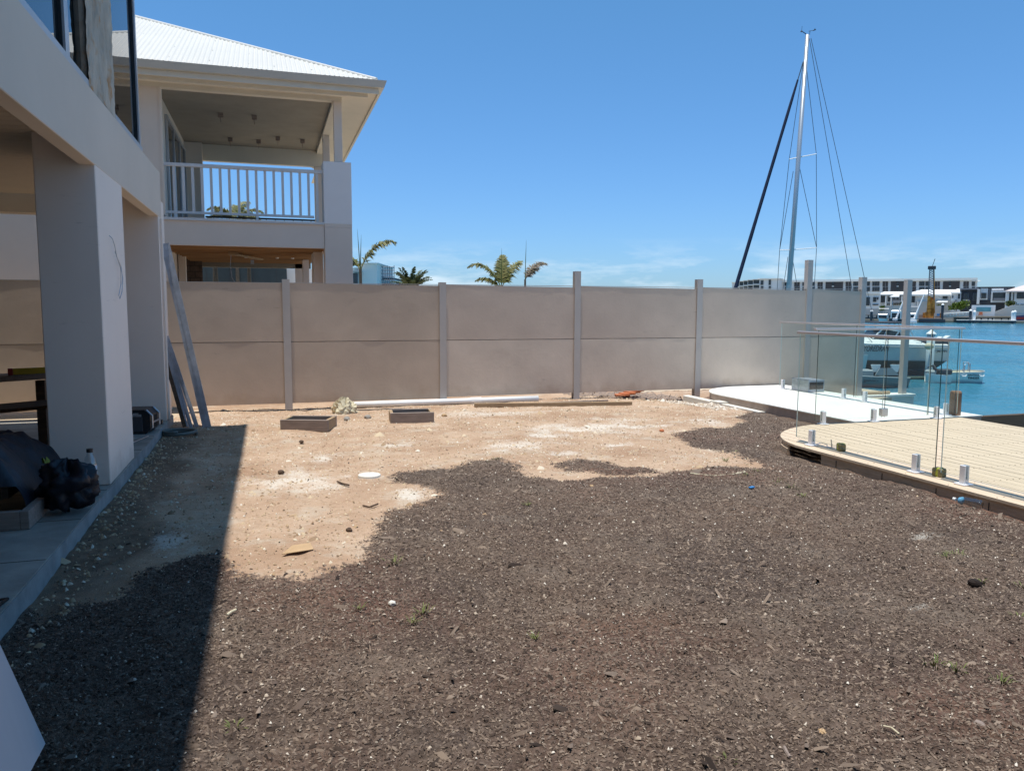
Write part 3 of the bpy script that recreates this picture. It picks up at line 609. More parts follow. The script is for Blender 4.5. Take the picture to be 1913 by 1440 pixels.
# ground floor
wpart('undercroft_ceiling', MB().box(-6, .965, NY+.12, 19.0, 2.60, 2.64), ply, nb)
for k in range(12):
    wpart('ceiling_joist', MB().box(-1.6, .96, NY+.3+k*.4, NY+.345+k*.4, 2.55, 2.599), ply, nb)
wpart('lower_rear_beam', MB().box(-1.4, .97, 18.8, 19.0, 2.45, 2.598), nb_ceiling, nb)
wpart('lower_column', MB().box(.72, .84, 17.0, 17.4, -.1, 2.549), nb_paint, nb); wpart('lower_column', MB().box(.80, .964, 14.46, 15.2, -.1, 2.549), nb_paint, nb)
wpart('lower_column', MB().box(.62, .80, 18.8, 19.0, -.1, 2.598), nb_paint, nb)
wpart('lower_column', MB().box(-1.68, -1.55, 16.8, 17.0, -.1, 2.598), nb_paint, nb)
wpart('lower_side_wall', MB().box(-1.9, -1.70, NY+.2, 19, -.1, 2.598), nb_paint, nb)
bw = wpart('block_wall', MB().box(-1.70, -1.36, 18.4, 18.5, 1.0, 2.598), mortar_m, nb)
for r_ in range(8):
    for c_ in range(3):
        x0 = -1.80+c_*.20+(.10 if r_ % 2 else 0); x0, x1 = max(-1.70, x0), min(-1.36, x0+.185)
        if x1-x0 > .03: part('brick', MB().box(x0, x1, 18.385, 18.42, 1.55+r_*.13, 1.665+r_*.13), brick_m, bw)
fan = wpart('fan_mount', MB().bar((-.60, 15.2, 2.53), (-.12, 16.3, 2.50), .11, .02).box(-.66, -.50, 15.0, 15.2, 2.50, 2.55), timber, nb)
part('loose_wire', MB().tube([(-.62, 15.1, 2.5), (-.64, 15.1, 2.3), (-.62, 15.12, 2.1), (-.55, 15.1, 1.98)], .006, 5), galv, fan)
part('socket', MB().box(-.30, -.24, 15.8, 15.86, 2.38, 2.46), galv, fan)
for x in (-.4, .2, .5): wpart('light_fitting', MB().lathe([(.03, 0), (.03, .03)], (x, 16.6, 2.54), 8), white_p, nb)

# rear dark shed/house beyond undercroft and its palm stems
dk = thing('dark_clad_building', 'dark teal clad building glimpsed under the balcony of the beige house', 'building', (0, 30, 0))
u0 = PY(390, 505, 30); u1 = PY(565, 530, 30)
wpart('wall', MB().box(-3.2, u1.x-.55, 30, 34, -.2, 2.95), pm('teal_clad', (.03, .05, .06), .7, var=.15, bump=0), dk)
wpart('wall', MB().box(u1.x-.54, u1.x+1.0, 30.3, 34, -.2, 2.95), far_w, dk, label='pale wall section of the building')
for k in range(5): wpart('cladding_joint', MB().box(-2.9+k*.8, -2.88+k*.8, 29.985, 29.999, 0, 2.9), far_dk, dk)

# white flat house, scaffold
def UVbox(mb, o, px0, px1, py0, py1, d, th, dd=0.0, yw=YAW):
    a, zt = UV(px0, py0, d+dd, yw); b, _ = UV(px1, py1, d+dd, yw); _, zb = UV((px0+px1)/2, py1, d+dd, yw)
    return mb.box(min(a, b)-o[0], max(a, b)-o[0], d-o[1]+dd, d-o[1]+th+dd, zb-o[2], zt-o[2])
class Far:
    def __init__(s, name, label, cat, px, py, d, group=None, zb=None):
        s.yw = YFAR if d > 100 else YAW
        if d > 100: d *= KFAR
        u, z = UV(px, py, d, s.yw); s.o = (u, d, z if zb is None else zb); s.d = d; c_, s_ = math.cos(s.yw), math.sin(s.yw)
        s.t = thing(name, label, cat, (u*c_+d*s_, -u*s_+d*c_, s.o[2]), -s.yw, group)
    def box(s, name, mat, px0, px1, py0, py1, th=1.0, dd=0.0, parent=None, label=None):
        return part(name, UVbox(MB(), s.o, px0, px1, py0, py1, s.d, th, dd, s.yw), mat, parent or s.t, label=label)
    def P(s, px, py, dd=0.0):
        u, z = UV(px, py, s.d+dd, s.yw); return Vector((u-s.o[0], dd, z-s.o[2]))
    def win(s, px0, px1, py0, py1, proud=.25, frame=far_gr, bars=0):
        w = s.box('window', frame, px0, px1, py0, py1, .35, -proud)
        i = (px1-px0)*.07+.12
        if bars:
            st = (px1-px0)/(bars+1)
            for k in range(bars+1): s.box('pane', far_gl, px0+k*st+i*.6, px0+(k+1)*st-i*.6, py0+.4, py1-.4, .08, -proud-.081, w)
        else: s.box('pane', far_gl, px0+i, px1-i, py0+.4, py1-.4, .08, -proud-.081, w)
        return w
    def slab(s, name, mat, a, b, th, dd0, dd1):    # sloping roof: front edge a=(px0,px1,py) back edge b at depth dd1
        A = [s.P(a[0], a[2], dd0), s.P(a[1], a[2], dd0), s.P(b[1], b[2], dd1), s.P(b[0], b[2], dd1)]; dn = Vector((0, 0, -th))
        return part(name, MB().hull8([p+dn for p in A], A), mat, s.t)

f = Far('white_flat_house', 'white flat roofed house rising over the fence behind the palm', 'house', 680, 534, 60, zb=-.2)
fw2 = pm('warm_white', (.86, .80, .72), .8, var=.02, bump=0); f.box('wall', fw2, 676, 705, 492, 560, 8); f.box('wall', fw2, 655, 676, 500, 560, 6, 1); f.box('parapet', far_roof, 655, 706, 490.5, 492, 8.4, -.3)
f.box('awning', far_cr, 655, 672, 505, 508, 2, -1); f.win(659, 668, 510, 530)
f = Far('scaffold', 'steel scaffold tubes around an unfinished roof beyond the fence', 'scaffold', 722, 534, 62, zb=-.2)
for k in range(7):
    x = 711+k*4.2; part('upright', MB().tube([f.P(x, 560), f.P(x, 496+(k % 3)*1.5)], .03, 5), far_gr, f.t)
for k, y in enumerate((499, 505, 511, 517, 523)): part('ledger', MB().tube([f.P(709, y), f.P(737, y)], .03, 5), far_gr, f.t)
f.box('roof_edge', far_dk, 707, 737, 519, 521.5, 5, .3); f.box('roof_edge', far_dk, 707, 737, 530, 532, 5, .3); f.box('wall', far_w, 707, 736, 522, 560, 5, .4); f.box('netting', far_dk, 705, 711, 500, 510, .05, -.1)
f = Far('low_roof_house', 'low house roof just visible over the fence beside the palm', 'house', 870, 536, 55, zb=-.2)
f.box('roof', far_roof, 826, 915, 534.5, 537, 5); f.box('wall', far_w, 830, 912, 537.2, 560, 4, .4)

# ------------------------------------------------------------------ palms
def frond(mb, base, az, elev, ln, droop, leaf, dens=40, w=.012, vee=.5, fold=.0):
    d = Vector((math.cos(az)*math.cos(elev), math.sin(az)*math.cos(elev), math.sin(elev))); p = Vector(base); pts = [p.copy()]; n = 16
    for k in range(n):
        p = p+d*ln/n; pts.append(p.copy()); d = (d+Vector((0, 0, -droop/n*(.5+k/n*1.4)))).normalized()
    mb.m = 1; mb.tube(pts, [.014*(1-i/(n+1))+.003 for i in range(n+1)], 4, False); mb.m = 0
    for k in range(dens):
        t = .16+.84*k/dens; i = min(int(t*n), n-1); q = pts[i].lerp(pts[i+1], t*n-i); ax = (pts[i+1]-pts[i]).normalized()
        side = ax.cross(Vector((0, 0, 1))); side = side.normalized() if side.length > .05 else Vector((math.sin(az), -math.cos(az), 0)); up = side.cross(ax)
        l_ = leaf*math.sin(math.pi*min(1, .18+t*.80))**.6*random.uniform(.8, 1.1)
        for sg in (-1, 1):
            dr = (side*sg*(1-fold)+ax*random.uniform(.35, .8)+up*random.uniform(-.35, vee)).normalized(); e_ = q+dr*l_+Vector((0, 0, -l_*random.uniform(.15, .5)))
            m_ = q+dr*l_*.5+Vector((0, 0, -l_*.04)); wv = ax*w
            mb.add([q-wv*.6, q+wv*.6, m_+wv, m_-wv, e_], [(0, 1, 2, 3), (3, 2, 4)])
def palm(name, label, px, py, Y, specs, spears, trunk_r=.05, leafm=leafg, group='palms beyond the fence', crown=None):
    c = PY(px, py, Y); t = thing(name, label, 'palm', (c.x, Y, -.16), 0, group); h = c.z+.16
    part('trunk', MB().tube([(0, 0, 0), (.01, 0, h*.5), (0, 0, h)], [trunk_r*1.2, trunk_r, trunk_r*.6], 8), bark, t)
    for (az, el, ln, dr, lf) in specs:
        mb = MB(); frond(mb, (0, 0, h-.02), az, el, ln, dr, lf*1.1, 80, .019); part('frond', mb, [leafm, leafm], t)
    for (dx, hh) in spears: part('spear', MB().tube([(0, 0, h-.1), (dx*.5, 0, h+hh*.5), (dx, 0, h+hh)], [.014, .011, .002], 5), leafg, t)
palm('young_palm', 'young palm with one long arching frond right of the balcony pillar', 673, 503, 21, [(.05, 1.15, 1.35, 1.75, .36), (2.6, 1.0, .62, 1.0, .26)], [(-.06, 1.05), (.04, .9)], .055, leafy)
palm('young_palm', 'young palm with two bushy green fronds over the middle of the fence', 937, 538, 20, [(2.75, 1.15, 1.25, 2.0, .24), (.4, 1.1, 1.05, 1.0, .28), (1.2, 1.3, 1.0, .8, .26), (3.0, .8, .8, 1.4, .2)], [(.0, 1.05)], .05, leafy)
palm('young_palm', 'thin palm with a browning frond and tall spear left of centre post', 981, 522, 22, [(.35, 1.05, 1.05, 1.6, .27), (.5, .9, .7, 1.0, .18)], [(.03, 1.15)], .05, pm('palm_leaf_brown', (.10, .09, .04), .7, col2=(.26, .19, .14), scale=8, bump=0))
palm('young_palm', 'leafy palm crown seen through the balcony railing', 440, 412, 30, [(a, e_, 1.15, 1.6, .3) for a, e_ in ((.1, .9), (.6, .7), (1.5, 1.1), (2.4, .9), (3.0, .6), (-.2, .5), (3.4, .9), (.9, 1.2))], [], .07, leafy)
palm('young_palm', 'pale stemmed palm under the neighbour balcony at left', 402, 500, 24, [(.2, 1.2, .4, .5, .1)], [], .11, leafy)
palm('young_palm', 'green stemmed palm under the neighbour balcony near the fan mount', 465, 500, 24, [(.2, 1.3, .4, .5, .1)], [], .08, leafg)
c = PY(767, 541, 30); t = thing('date_palm', 'dark green date palm crown fanning just above the fence', 'palm', (c.x, 30, -.16)); h = c.z+.10
part('trunk', MB().tube([(0, 0, 0), (0, 0, h)], [.28, .25], 10), bark, t)
for k in range(26):
    mb = MB(); frond(mb, (0, 0, h-.05), 2*math.pi*k/26+random.uniform(-.1, .1), random.uniform(.75, 1.45), random.uniform(.95, 1.15), 1.1, .18, 60, .016, .6); part('frond', mb, [leafd, leafd], t)

# ================================================================== DECK + PATH
deck = tag(thing('timber_deck', 'pale timber deck with rounded corner at the right of the yard', 'deck', (7, 5, 0)))
X0, X1, YT = 5.272, 8.72, 8.0
def yend(x):
    if x >= 6.75: return YT
    q = min(1, (6.75-x)/(6.75-5.26)); return 6.62+(YT-6.62)*math.sqrt(max(0, 1-q*q))
bwid = .1405; k = 0; x = X0
while x < X1-.01:
    a, b = x, min(x+bwid-.008, X1); n = 6
    pts = [(a, -1.0), (b, -1.0)]+[(b-(b-a)*i/n, yend(b-(b-a)*i/n)-.002) for i in range(n+1)]
    lo = random.uniform(-.0008, .0008)
    wpart('board', MB().prism(pts, .127, .150+lo), deck_m, deck); x += bwid; k += 1
scr = MB()
for yy in np.arange(2.2, 8, .45):
    for q_ in range(24):
        for dx_ in (.03, .10):
            xx_ = X0+q_*bwid+dx_
            if yy < yend(xx_)-.05 and xx_ < X1: scr.box(xx_-.004, xx_+.004, yy-.004, yy+.004, .1500, .1522)
o = wpart('deck_screws', scr, timber_dark, deck); o['kind'] = 'stuff'
# edge + curved fascia
pts = [(5.30, y) for y in np.linspace(-1, 6.25, 12)]
wpart('fascia', MB().box(5.285, 5.32, -1, 6.42, -.04, .126), deck_f, deck)
crv = [(xx, yend(xx)-.03) for xx in np.linspace(5.33, 6.75, 24)]
mb = MB()
for (ax, ay), (bx, by) in zip(crv[:-1], crv[1:]): mb.hull8([(ax, ay, .085), (ax+.02, ay-.02, .085), (ax+.02, ay-.02, .126), (ax, ay, .126)], [(bx, by, .085), (bx+.01, by-.03, .085), (bx+.01, by-.03, .126), (bx, by, .126)])
wpart('curved_edge', mb, deck_f, deck)
mb = MB()
lo_ = [(5.300+(xx-5.33)*.9, yend(xx)-.06) for xx in np.linspace(5.33, 5.46, 8)]
for (ax, ay), (bx, by) in zip(lo_[:-1], lo_[1:]): mb.hull8([(ax, ay, -.04), (ax+.03, ay-.01, -.04), (ax+.03, ay-.01, .084), (ax, ay, .084)], [(bx, by, -.04), (bx+.03, by-.01, -.04), (bx+.03, by-.01, .084), (bx, by, .084)])
wpart('curved_fascia', mb, deck_f, deck)
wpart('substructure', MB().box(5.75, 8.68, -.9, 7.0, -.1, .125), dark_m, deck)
wpart('end_fascia', MB().box(6.75, 8.72, 7.96, 7.985, -.1, .126), deck_f, deck)
wpart('side_fascia', MB().box(8.725, 8.75, -1, 7.985, -.4, .15), deck_f, deck)
for yy in (6.2, 5.6, 5.0, 4.5, 4.1, 3.6): wpart('screw', MB().tube([(5.283, yy, .02), (5.283, yy, .10)], .004, 5), frame_dk, deck)

def rc(x0, x1, y0, y1, r, n=14):       # ccw, rounded at top-left
    return [(x0, y0), (x1, y0), (x1, y1)]+[(x0+r-r*math.sin(t), y1-r*.95+r*.95*math.cos(t)) for t in np.linspace(0, math.pi/2, n)]
mb = MB().prism(rc(7.10, 9.20, 8.02, 12.27, 1.15), .135, .150); mb.m = 1; mb.prism(rc(7.115, 9.19, 8.03, 12.26, 1.13), -.3, .1345)
struct('path', mb, [path_m, path_edge])
mb = MB().prism(rc(6.98, 7.14, 9.9, 12.2, .12), -.3, .03); mb.box(6.93, 7.2, 10.9, 11.15, -.2, .06)
o = struct('path_footing', mb, powder)
struct('seawall_terrace', MB().box(9.205, 10.3, 9.2, 12.28, -2.4, -.02), conc)
st = thing('low_sea_wall', 'low pale concrete wall ending at the last fence post by the water', 'wall', (11.2, 12.4, -2.2))
wpart('wall_body', MB().box(10.302, 12.27, 12.28, 12.55, -2.4, -.16), nb_paint, st); wpart('coping', MB().box(10.302, 12.29, 12.24, 12.57, -.158, -.115), path_m, st)
solo('ledge_timber', MB().tube([(11.2, 12.4, -.09), (11.75, 12.38, -.085)], .035, 8).tube([(11.1, 12.42, -.09), (11.15, 12.42, -.09)], .05, 8), timber, 'short brown timber offcut lying on the low sea wall', 'timber')
tw = thing('timber_retaining_wall', 'dark brown timber retaining wall at the water beyond the deck', 'wall', (10.4, 8.3, -.5))
for k in range(4): wpart('sleeper', MB().bevbox(8.86, 14.0, 8.22, 8.30, -1.05+k*.29, -.77+k*.29, .006), timber_dark, tw)
solo('timber_pile', MB().lathe([(.075, -2.4), (.072, .455), (.06, .478)], n=14), pm('pile_wood', (.22, .11, .06), .8, col2=(.33, .19, .12), scale=5, stretch=(8, 8, .6), bump=.6, bscale=15),
     'short round brown timber pile at the corner of the deck by the water', 'pile', (8.865, 8.16, 0), smooth=False)

# ------------------------------------------------------------------ glass fences
def spigot_mesh():
    mb = MB().bevbox(-.05, .05, -.05, .05, .0, .012, .003)
    return mb
sp_base = MB().bevbox(-.052, .052, -.052, .052, .001, .014, .003).mesh('base_plate', spig_m)
b = MB(); b.bevbox(-.027, -.0075, -.026, .026, .014, .165, .004).bevbox(.0075, .027, -.026, .026, .014, .165, .004).box(-.0074, .0074, -.024, .024, .014, .05)
sp_body = b.mesh('spigot', spig_m)
def glassline(label, axis, c, panels, spigs, rail, loc, zb=.15, rz=1.33):
    t = thing('glass_fence', label, 'fence', loc, 0, 'frameless glass fences around the deck')
    for a0, a1 in panels:
        m = MB(); v = 1 if axis == 'y' else 0
        e = .006
        if axis == 'y': m.box(c-e, c+e, a0, a1, zb+.055, rz-.012)
        else: m.box(a0, a1, c-e, c+e, zb+.055, rz-.012)
        # one end gets the painted lit copy, other narrow edges the dark green tone
        for i, f_ in enumerate(m.f):
            n_ = i % 6
            m.mi[i] = 1 if n_ in ((2, 0, 1) if axis == 'y' else (4, 0, 1)) else (2 if n_ == (3 if axis == 'y' else 5) else 0)
        wpart('glass_panel', m, [gl_bal, gl_edge, gl_edge_l], t)
    for s_ in spigs:
        p = Vector((c, s_, zb) if axis == 'y' else (s_, c, zb))
        q = link('spigot', sp_body, t, p-Vector(t.location)); q.rotation_euler = (0, 0, 0 if axis == 'y' else R(90)); link('base_plate', sp_base, q)
    if rail:
        a0, a1 = rail
        if axis == 'y': m = MB().bevbox(c-.025, c+.025, a0, a1, rz-.011, rz+.014, .004)
        else: m = MB().bevbox(a0, a1, c-.025, c+.025, rz-.011, rz+.014, .004)
        wpart('handrail', m, rail_m, t)
    return t
glassline('nearest glass fence on white spigots along the deck edge by the mulch', 'y', 5.42, [(5.15, 6.99), (3.25, 5.09), (1.3, 3.19), (-.6, 1.25)], [6.74, 5.36, 4.86, 3.55, 2.9, 1.6], (-.8, 7.02), (5.42, 5, .15))
glassline('glass fence across the far end of the timber deck', 'x', 7.94, [(6.42, 7.44), (7.475, 8.165), (8.18, 8.66)], [6.54, 7.31, 8.32], (6.36, 8.70), (7.5, 7.94, .15))
glassline('glass fence running along the white path to the beige fence', 'y', 8.71, [(8.02, 9.87), (9.90, 11.75)], [11.66, 10.12, 9.66, 8.16], (7.98, 11.80), (8.71, 10, .15))
lt = solo('gate_latch', MB().bevbox(-.05, .05, -.03, .03, -.05, .05, .006), alu, 'grey metal gate latch low on the glass across the deck end', 'latch', (7.46, 7.94, .27))
# knob-like magnetic latch on the glass, near front
solo('marker_buoy', MB().lathe([(.0, -.10), (.06, -.095), (.10, -.05), (.10, .03), (.07, .09), (.0, .11)], n=12), bag_m, 'pale round buoy hanging on the white pile behind the glass', 'buoy', (0, 0, 0), smooth=True)
BUOY = bpy.data.objects['marker_buoy']

# air unit box by the fence
hv = thing('utility_box', 'grey metal box with two dark vents on the path against the fence', 'box', (8.95, 11.3, .151))
wpart('housing', MB().bevbox(8.77, 9.10, 11.05, 11.5, .152, .36, .006), galv, hv)
for x_ in (8.795, 8.945): wpart('vent', MB().box(x_, x_+.125, 11.04, 11.049, .20, .32), black_p, hv)

# items on deck edge
def rock(mb, c, r, seed, n=9, m=6, flat=.8):
    rr = random.Random(seed); tab = [[rr.uniform(.75, 1.2) for _ in range(n)] for _ in range(m+1)]
    return mb.grid(lambda i, j: (c[0]+r*tab[j][i]*math.sin(math.pi*j/m)*math.cos(2*math.pi*i/n), c[1]+r*tab[j][i]*math.sin(math.pi*j/m)*math.sin(2*math.pi*i/n), c[2]+flat*r*math.cos(math.pi*j/m)*(.9 if 0 < j < m else .8)), n, m+1, True)
def wrapped(loc, label, s=1):
    t = thing('taped_block', label, 'block', loc, random.uniform(0, 3), 'taped packing blocks on the deck edge')
    part('block', MB().bevbox(-.05*s, .05*s, -.035*s, .035*s, 0, .075*s, .01), pm('packing_block', (.23, .19, .09), .8, var=.3, scale=20, bump=.5), t)
    part('tape', MB().bevbox(-.02*s, .012*s, -.038*s, .038*s, .001, .079*s, .008), hivis, t)
wrapped(G(1571, 842, .15)+Vector((0, 0, .001)), 'small block with yellow tape beside the first spigot on the deck')
wrapped(G(1754, 890, .15)+Vector((0, 0, .001)), 'small block with yellow tape under the glass joint', 1.0)
c0 = G(1545, 836, .155)
solo('wire_loop', MB().tube([c0+Vector(v) for v in ((0, 0, .003), (.05, .06, .02), (.02, .12, .03), (-.05, .10, .02), (-.04, .02, .01), (.06, -.04, .004), (.10, -.08, .004))], .004, 6).tube([c0+Vector((.02, -.05, .0)), c0+Vector((.01, -.045, .09))], .007, 6), alu,
     'loop of wire with a small metal pin on the deck by the spigot', 'wire')

# water bottle on mulch
a = G(1792, 934, .10); b_ = G(1826, 941, .10); dv = (b_-a).normalized()
bt = thing('water_bottle', 'clear plastic water bottle with blue cap lying by the deck edge', 'bottle', (a+b_)/2)
bt.rotation_euler = (R(90), 0, math.atan2(dv.y, dv.x)-R(90))
part('body', MB().lathe([(.031, -.10), (.034, -.09), (.034, -.05), (.030, -.03), (.034, -.01), (.034, .03), (.031, .05), (.012, .085), (.012, .092)], n=16), bott, bt, True)
part('label_band', MB().lathe([(.0315, .045), (.022, .070)], n=16), pm('blue_label', (.15, .42, .62), .5, var=.1, bump=0), bt, True); part('cap', MB().lathe([(.014, .093), (.014, .115)], n=12), white_p, bt)
bt.location.z = .10
p = G(1404, 916); solo('litter_scrap', MB().bevbox(-.03, .03, -.015, .015, 0, .015, .003), blue_p, 'small blue plastic scrap on the mulch', 'litter', (p.x, p.y, .02), .4)
p = G(1790, 1165)
# ================================================================== YARD ITEMS
def formbox(c0, c1, c2, label):      # three top corners of the front-left, front-right and a depth
    a, b = Vector(c0), Vector(c1); d = (b-a); ln = d.length; ang = math.atan2(d.y, d.x)
    t = thing('formwork_box', label, 'formwork box', (a.x, a.y, 0), ang, 'open timber formwork frames on the sand'); w, th, hh = c2, .045, .145
    part('side_board', MB().bevbox(0, ln, 0, th, 0, hh, .003), timber_old, t); part('side_board', MB().bevbox(0, ln, w-th, w, 0, hh, .003), timber_old, t)
    part('end_board', MB().bevbox(.001, th, th+.001, w-th-.001, 0, hh-.003, .003), timber, t); part('end_board', MB().bevbox(ln-th, ln-.001, th+.001, w-th-.001, 0, hh-.003, .003), timber, t)
    part('hole_shade_plate', MB().box(th+.002, ln-th-.002, th+.002, w-th-.002, 0, .055), dark_m, t)  # dark plate put in for the shade of a deep hole
formbox(G(523, 784, .145), G(612, 785, .145), .42, 'weathered timber formwork box on the sand nearer the house')
formbox(G(729, 772, .145), G(811, 770, .145), .44, 'weathered timber formwork box on the sand right of the crumpled bag')
# pipe
pp = [PY(652, 752, 12.22), PY(740, 748.5, 12.22), PY(828, 745, 12.22), PY(900, 742.5, 12.22), PY(1005, 739, 12.22)]
solo('drain_pipe', MB().tube([(p.x, p.y, .055) for p in pp], .048, 12), white_p, 'long white plastic pipe lying along the foot of the fence', 'pipe', smooth=True)
solo('pipe_coupling', MB().tube([(3.12, 12.22, .055), (3.30, 12.22, .055)], .056, 12), white_p, 'short white coupling sleeve on the pipe by the fence', 'pipe coupling')
# plank on ground
a = G(886, 757, .03); b_ = G(1180, 753.5, .03)
solo('timber_plank', MB().bar(a, b_, .07, .06), timber, 'long timber plank lying on the sand in front of the fence', 'plank')
solo('timber_plank', MB().bar(a+Vector((.9, -.07, -.005)), a+Vector((2.3, -.02, -.005)), .05, .04), timber_old, 'shorter weathered stick lying beside the long plank', 'plank')
# cable
cp = [G(x_, y_, .012) for x_, y_ in ((318, 772), (360, 770), (400, 768), (450, 767), (500, 768), (530, 766), (570, 767), (590, 764), (615, 763), (640, 767), (700, 765), (780, 762))]
solo('black_cable', MB().tube(cp, .008, 6), black_p, 'black cable snaking over the sand along the fence foot', 'cable')
# crumpled bag
rr = random.Random(5)
c = G(642, 772); tab = {}
def bagf(i, j):
    th = 2*math.pi*i/22; ph = math.pi*j/12*.52; r_ = .15*(1+.2*math.sin(3*th+1)+.13*math.sin(7*th+j)+.08*math.sin(13*th+2*j))
    return (c.x+r_*math.sin(ph)*math.cos(th)*1.15, c.y+r_*math.sin(ph)*math.sin(th)*.8, .005+.20*math.cos(ph)*(1+.25*math.sin(5*th+j)))
solo('crumpled_bag', MB().grid(bagf, 22, 13, True), bag_m, 'crumpled pale yellow paper bag on the sand by the fence', 'bag')
# cap disc, cardboard, clods, sticks
p = G(690, 892); solo('valve_cover', MB().lathe([(.0, .02), (.10, .02), (.105, .015), (.11, -.02)], n=20), powder, 'round white cover set in the sand before the mulch', 'cover', (p.x, p.y, .012))
p = G(556, 1033); cbm = MB().add([(-.10, -.045, 0), (.0, -.06, .012), (.10, -.02, .006), (.085, .075, .022), (-.03, .06, .02), (-.10, -.045, -.004), (.0, -.06, .008), (.10, -.02, .002), (.085, .075, .018), (-.03, .06, .016)], [(0, 1, 2, 3, 4), (9, 8, 7, 6, 5), (0, 5, 6, 1), (1, 6, 7, 2), (2, 7, 8, 3), (3, 8, 9, 4), (4, 9, 5, 0)])
solo('cardboard_scrap', cbm, card, 'torn piece of brown cardboard on the sand', 'cardboard', (p.x, p.y, .018))
for (px_, py_, r_, lb, mt) in ((652, 992, .024, 'dark brown stone on the sand below the white cover', timber_dark), (563, 827, .028, 'dark clod of soil on the sand left of centre', timber_dark), (648, 785, .05, 'pale stone on the sand between the timber frames', conc),
        (687, 782, .05, 'grey stone nearer the right timber frame', conc), (830, 779, .045, 'small brown stone right of the timber frames', card), (525, 884, .03, 'small dark pebble left of the white cover', timber_dark),
        (1236, 806, .03, 'rusty brown stone at the edge of the white powder', clay), (1820, 1095, .038, 'large dark clod in the mulch at far right', chip_m), (1828, 1360, .026, 'dark rounded stone in the mulch at lower right', timber_old),
        (1535, 1372, .02, 'small tan stone in the mulch at the bottom', card), (732, 1130, .022, 'pale stone chip in the mulch below centre', powder), (1476, 852, .05, 'dark lump of soil beside the deck corner', timber_dark), (1105, 911, .025, 'flat pale stone on the mulch under the island', card)):
    p = G(px_, py_); solo('stone', rock(MB(), (0, 0, 0), r_, int(px_)), mt, lb, 'stone', (p.x, p.y, r_*.45), smooth=False)
for pts_, r_, lb, mt in (([(630, 899), (640, 903), (652, 906)], .008, 'short dark stick on the sand beside the white cover', timber_dark), ([(678, 944), (690, 947), (706, 941)], .007, 'dark bark strip on the sand above the mulch edge', timber_dark),
        ([(1290, 884), (1330, 889), (1370, 886), (1392, 881)], .008, 'long curved pale twig on the mulch at the sand edge', bag_m), ([(1465, 1395), (1470, 1405), (1476, 1414)], .007, 'short brown twig upright in the mulch near the bottom', timber_old),
        ([(1795, 920), (1770, 930), (1755, 925)], .006, 'pale wood splinter by the water bottle', bag_m), ([(1650, 1355), (1665, 1358), (1680, 1370)], .003, 'thin straw curl on the mulch at the bottom', bag_m), ([(424, 1148), (432, 1142), (441, 1138)], .006, 'pale twig at the shadow edge', bag_m)):
    solo('twig', MB().tube([G(x_, y_, .024) for x_, y_ in pts_], r_, 6), mt, lb, 'twig')
# rubble behind lifted panel
for k in range(4):
    x_ = 6.0+k*.12; solo('roof_tile', MB().bevbox(-.13, .13, -.09, .09, 0, .03, .004), clay, ['orange tile lying flat under the lifted fence panel', 'orange tile stacked second under the lifted panel', 'orange tile tilted third under the lifted panel', 'orange tile at the right end under the lifted panel'][k], 'tile', (x_, 12.55+.05*k, .01+.018*k), .3*k-.3, 'orange tiles behind the fence')
chips('dry_twigs', 700, timber_old, lambda m, x, y: x > 0, .06, .004, .006, 1.0, (5.1, 7.3, 12.4, 13.6), 15, .02)

# leaning metal studs
def lean(label, a, b, w, h, mt, chan=True):
    a = Vector(a); b = Vector(b); d = (b-a).normalized(); s_ = Vector((1, 0, 0)) if abs(d.x) < .9 else Vector((0, 1, 0))
    m = MB(); up = Vector((0, -1, 0))
    m.bar(a, b, w, .004 if chan else h, up)
    if chan:
        n_ = d.cross(up).normalized(); 
        for sg in (-1, 1): m.bar(a+n_*sg*(w/2-.002)-up*h*.0+Vector((0, h/2, 0)), b+n_*sg*(w/2-.002)+Vector((0, h/2, 0)), .004, h, up)
        m.bar(a+Vector((0, -.006, 0)), b+Vector((0, -.006, 0)), w*.25, .006, up)
    return solo('metal_stud' if chan else 'timber_batten', m, mt, label, 'metal stud' if chan else 'batten', group='lengths leaning on the house column' if False else None)
lean('tall galvanised steel channel leaning against the house corner', PY(387, 800, 10.75), PY(308, 455, 10.98), .105, .04, galv)
lean('second steel channel, shorter, leaning behind the tall one', PY(368, 798, 10.80), PY(311, 628, 11.0), .05, .03, galv)
lean('narrow grey channel between the brown batten and shorter channels', PY(357, 799, 10.78), PY(311, 645, 11.0), .045, .03, galv)
lean('grey steel strip nearest the batten', PY(349, 797, 10.74), PY(310, 650, 11.0), .03, .02, galv)
lean('dark brown timber batten leaning low on the house column', PY(345, 797, 10.70), PY(310, 674, 10.98), .045, .04, timber_dark, False)
solo('conduit', MB().tube([(-1.262, 10.80, .13), (-1.262, 10.80, 2.68)], .014, 8), render_w, 'slim pale conduit running up the far patio column', 'conduit')
# hose/sack coil by slab corner
hc = G(335, 812, .02); pts = [(hc.x+.19*math.cos(t_)*(1+.05*math.sin(3*t_)), hc.y+.17*math.sin(t_), .03+.012*t_/3) for t_ in np.linspace(0, 11, 44)]
solo('hose_coil', MB().tube(pts, .02, 7), pm('hose_grey', (.12, .14, .13), .6, var=.2, bump=.1), 'coiled grey hose on the dirt beside the slab corner', 'hose', smooth=True)
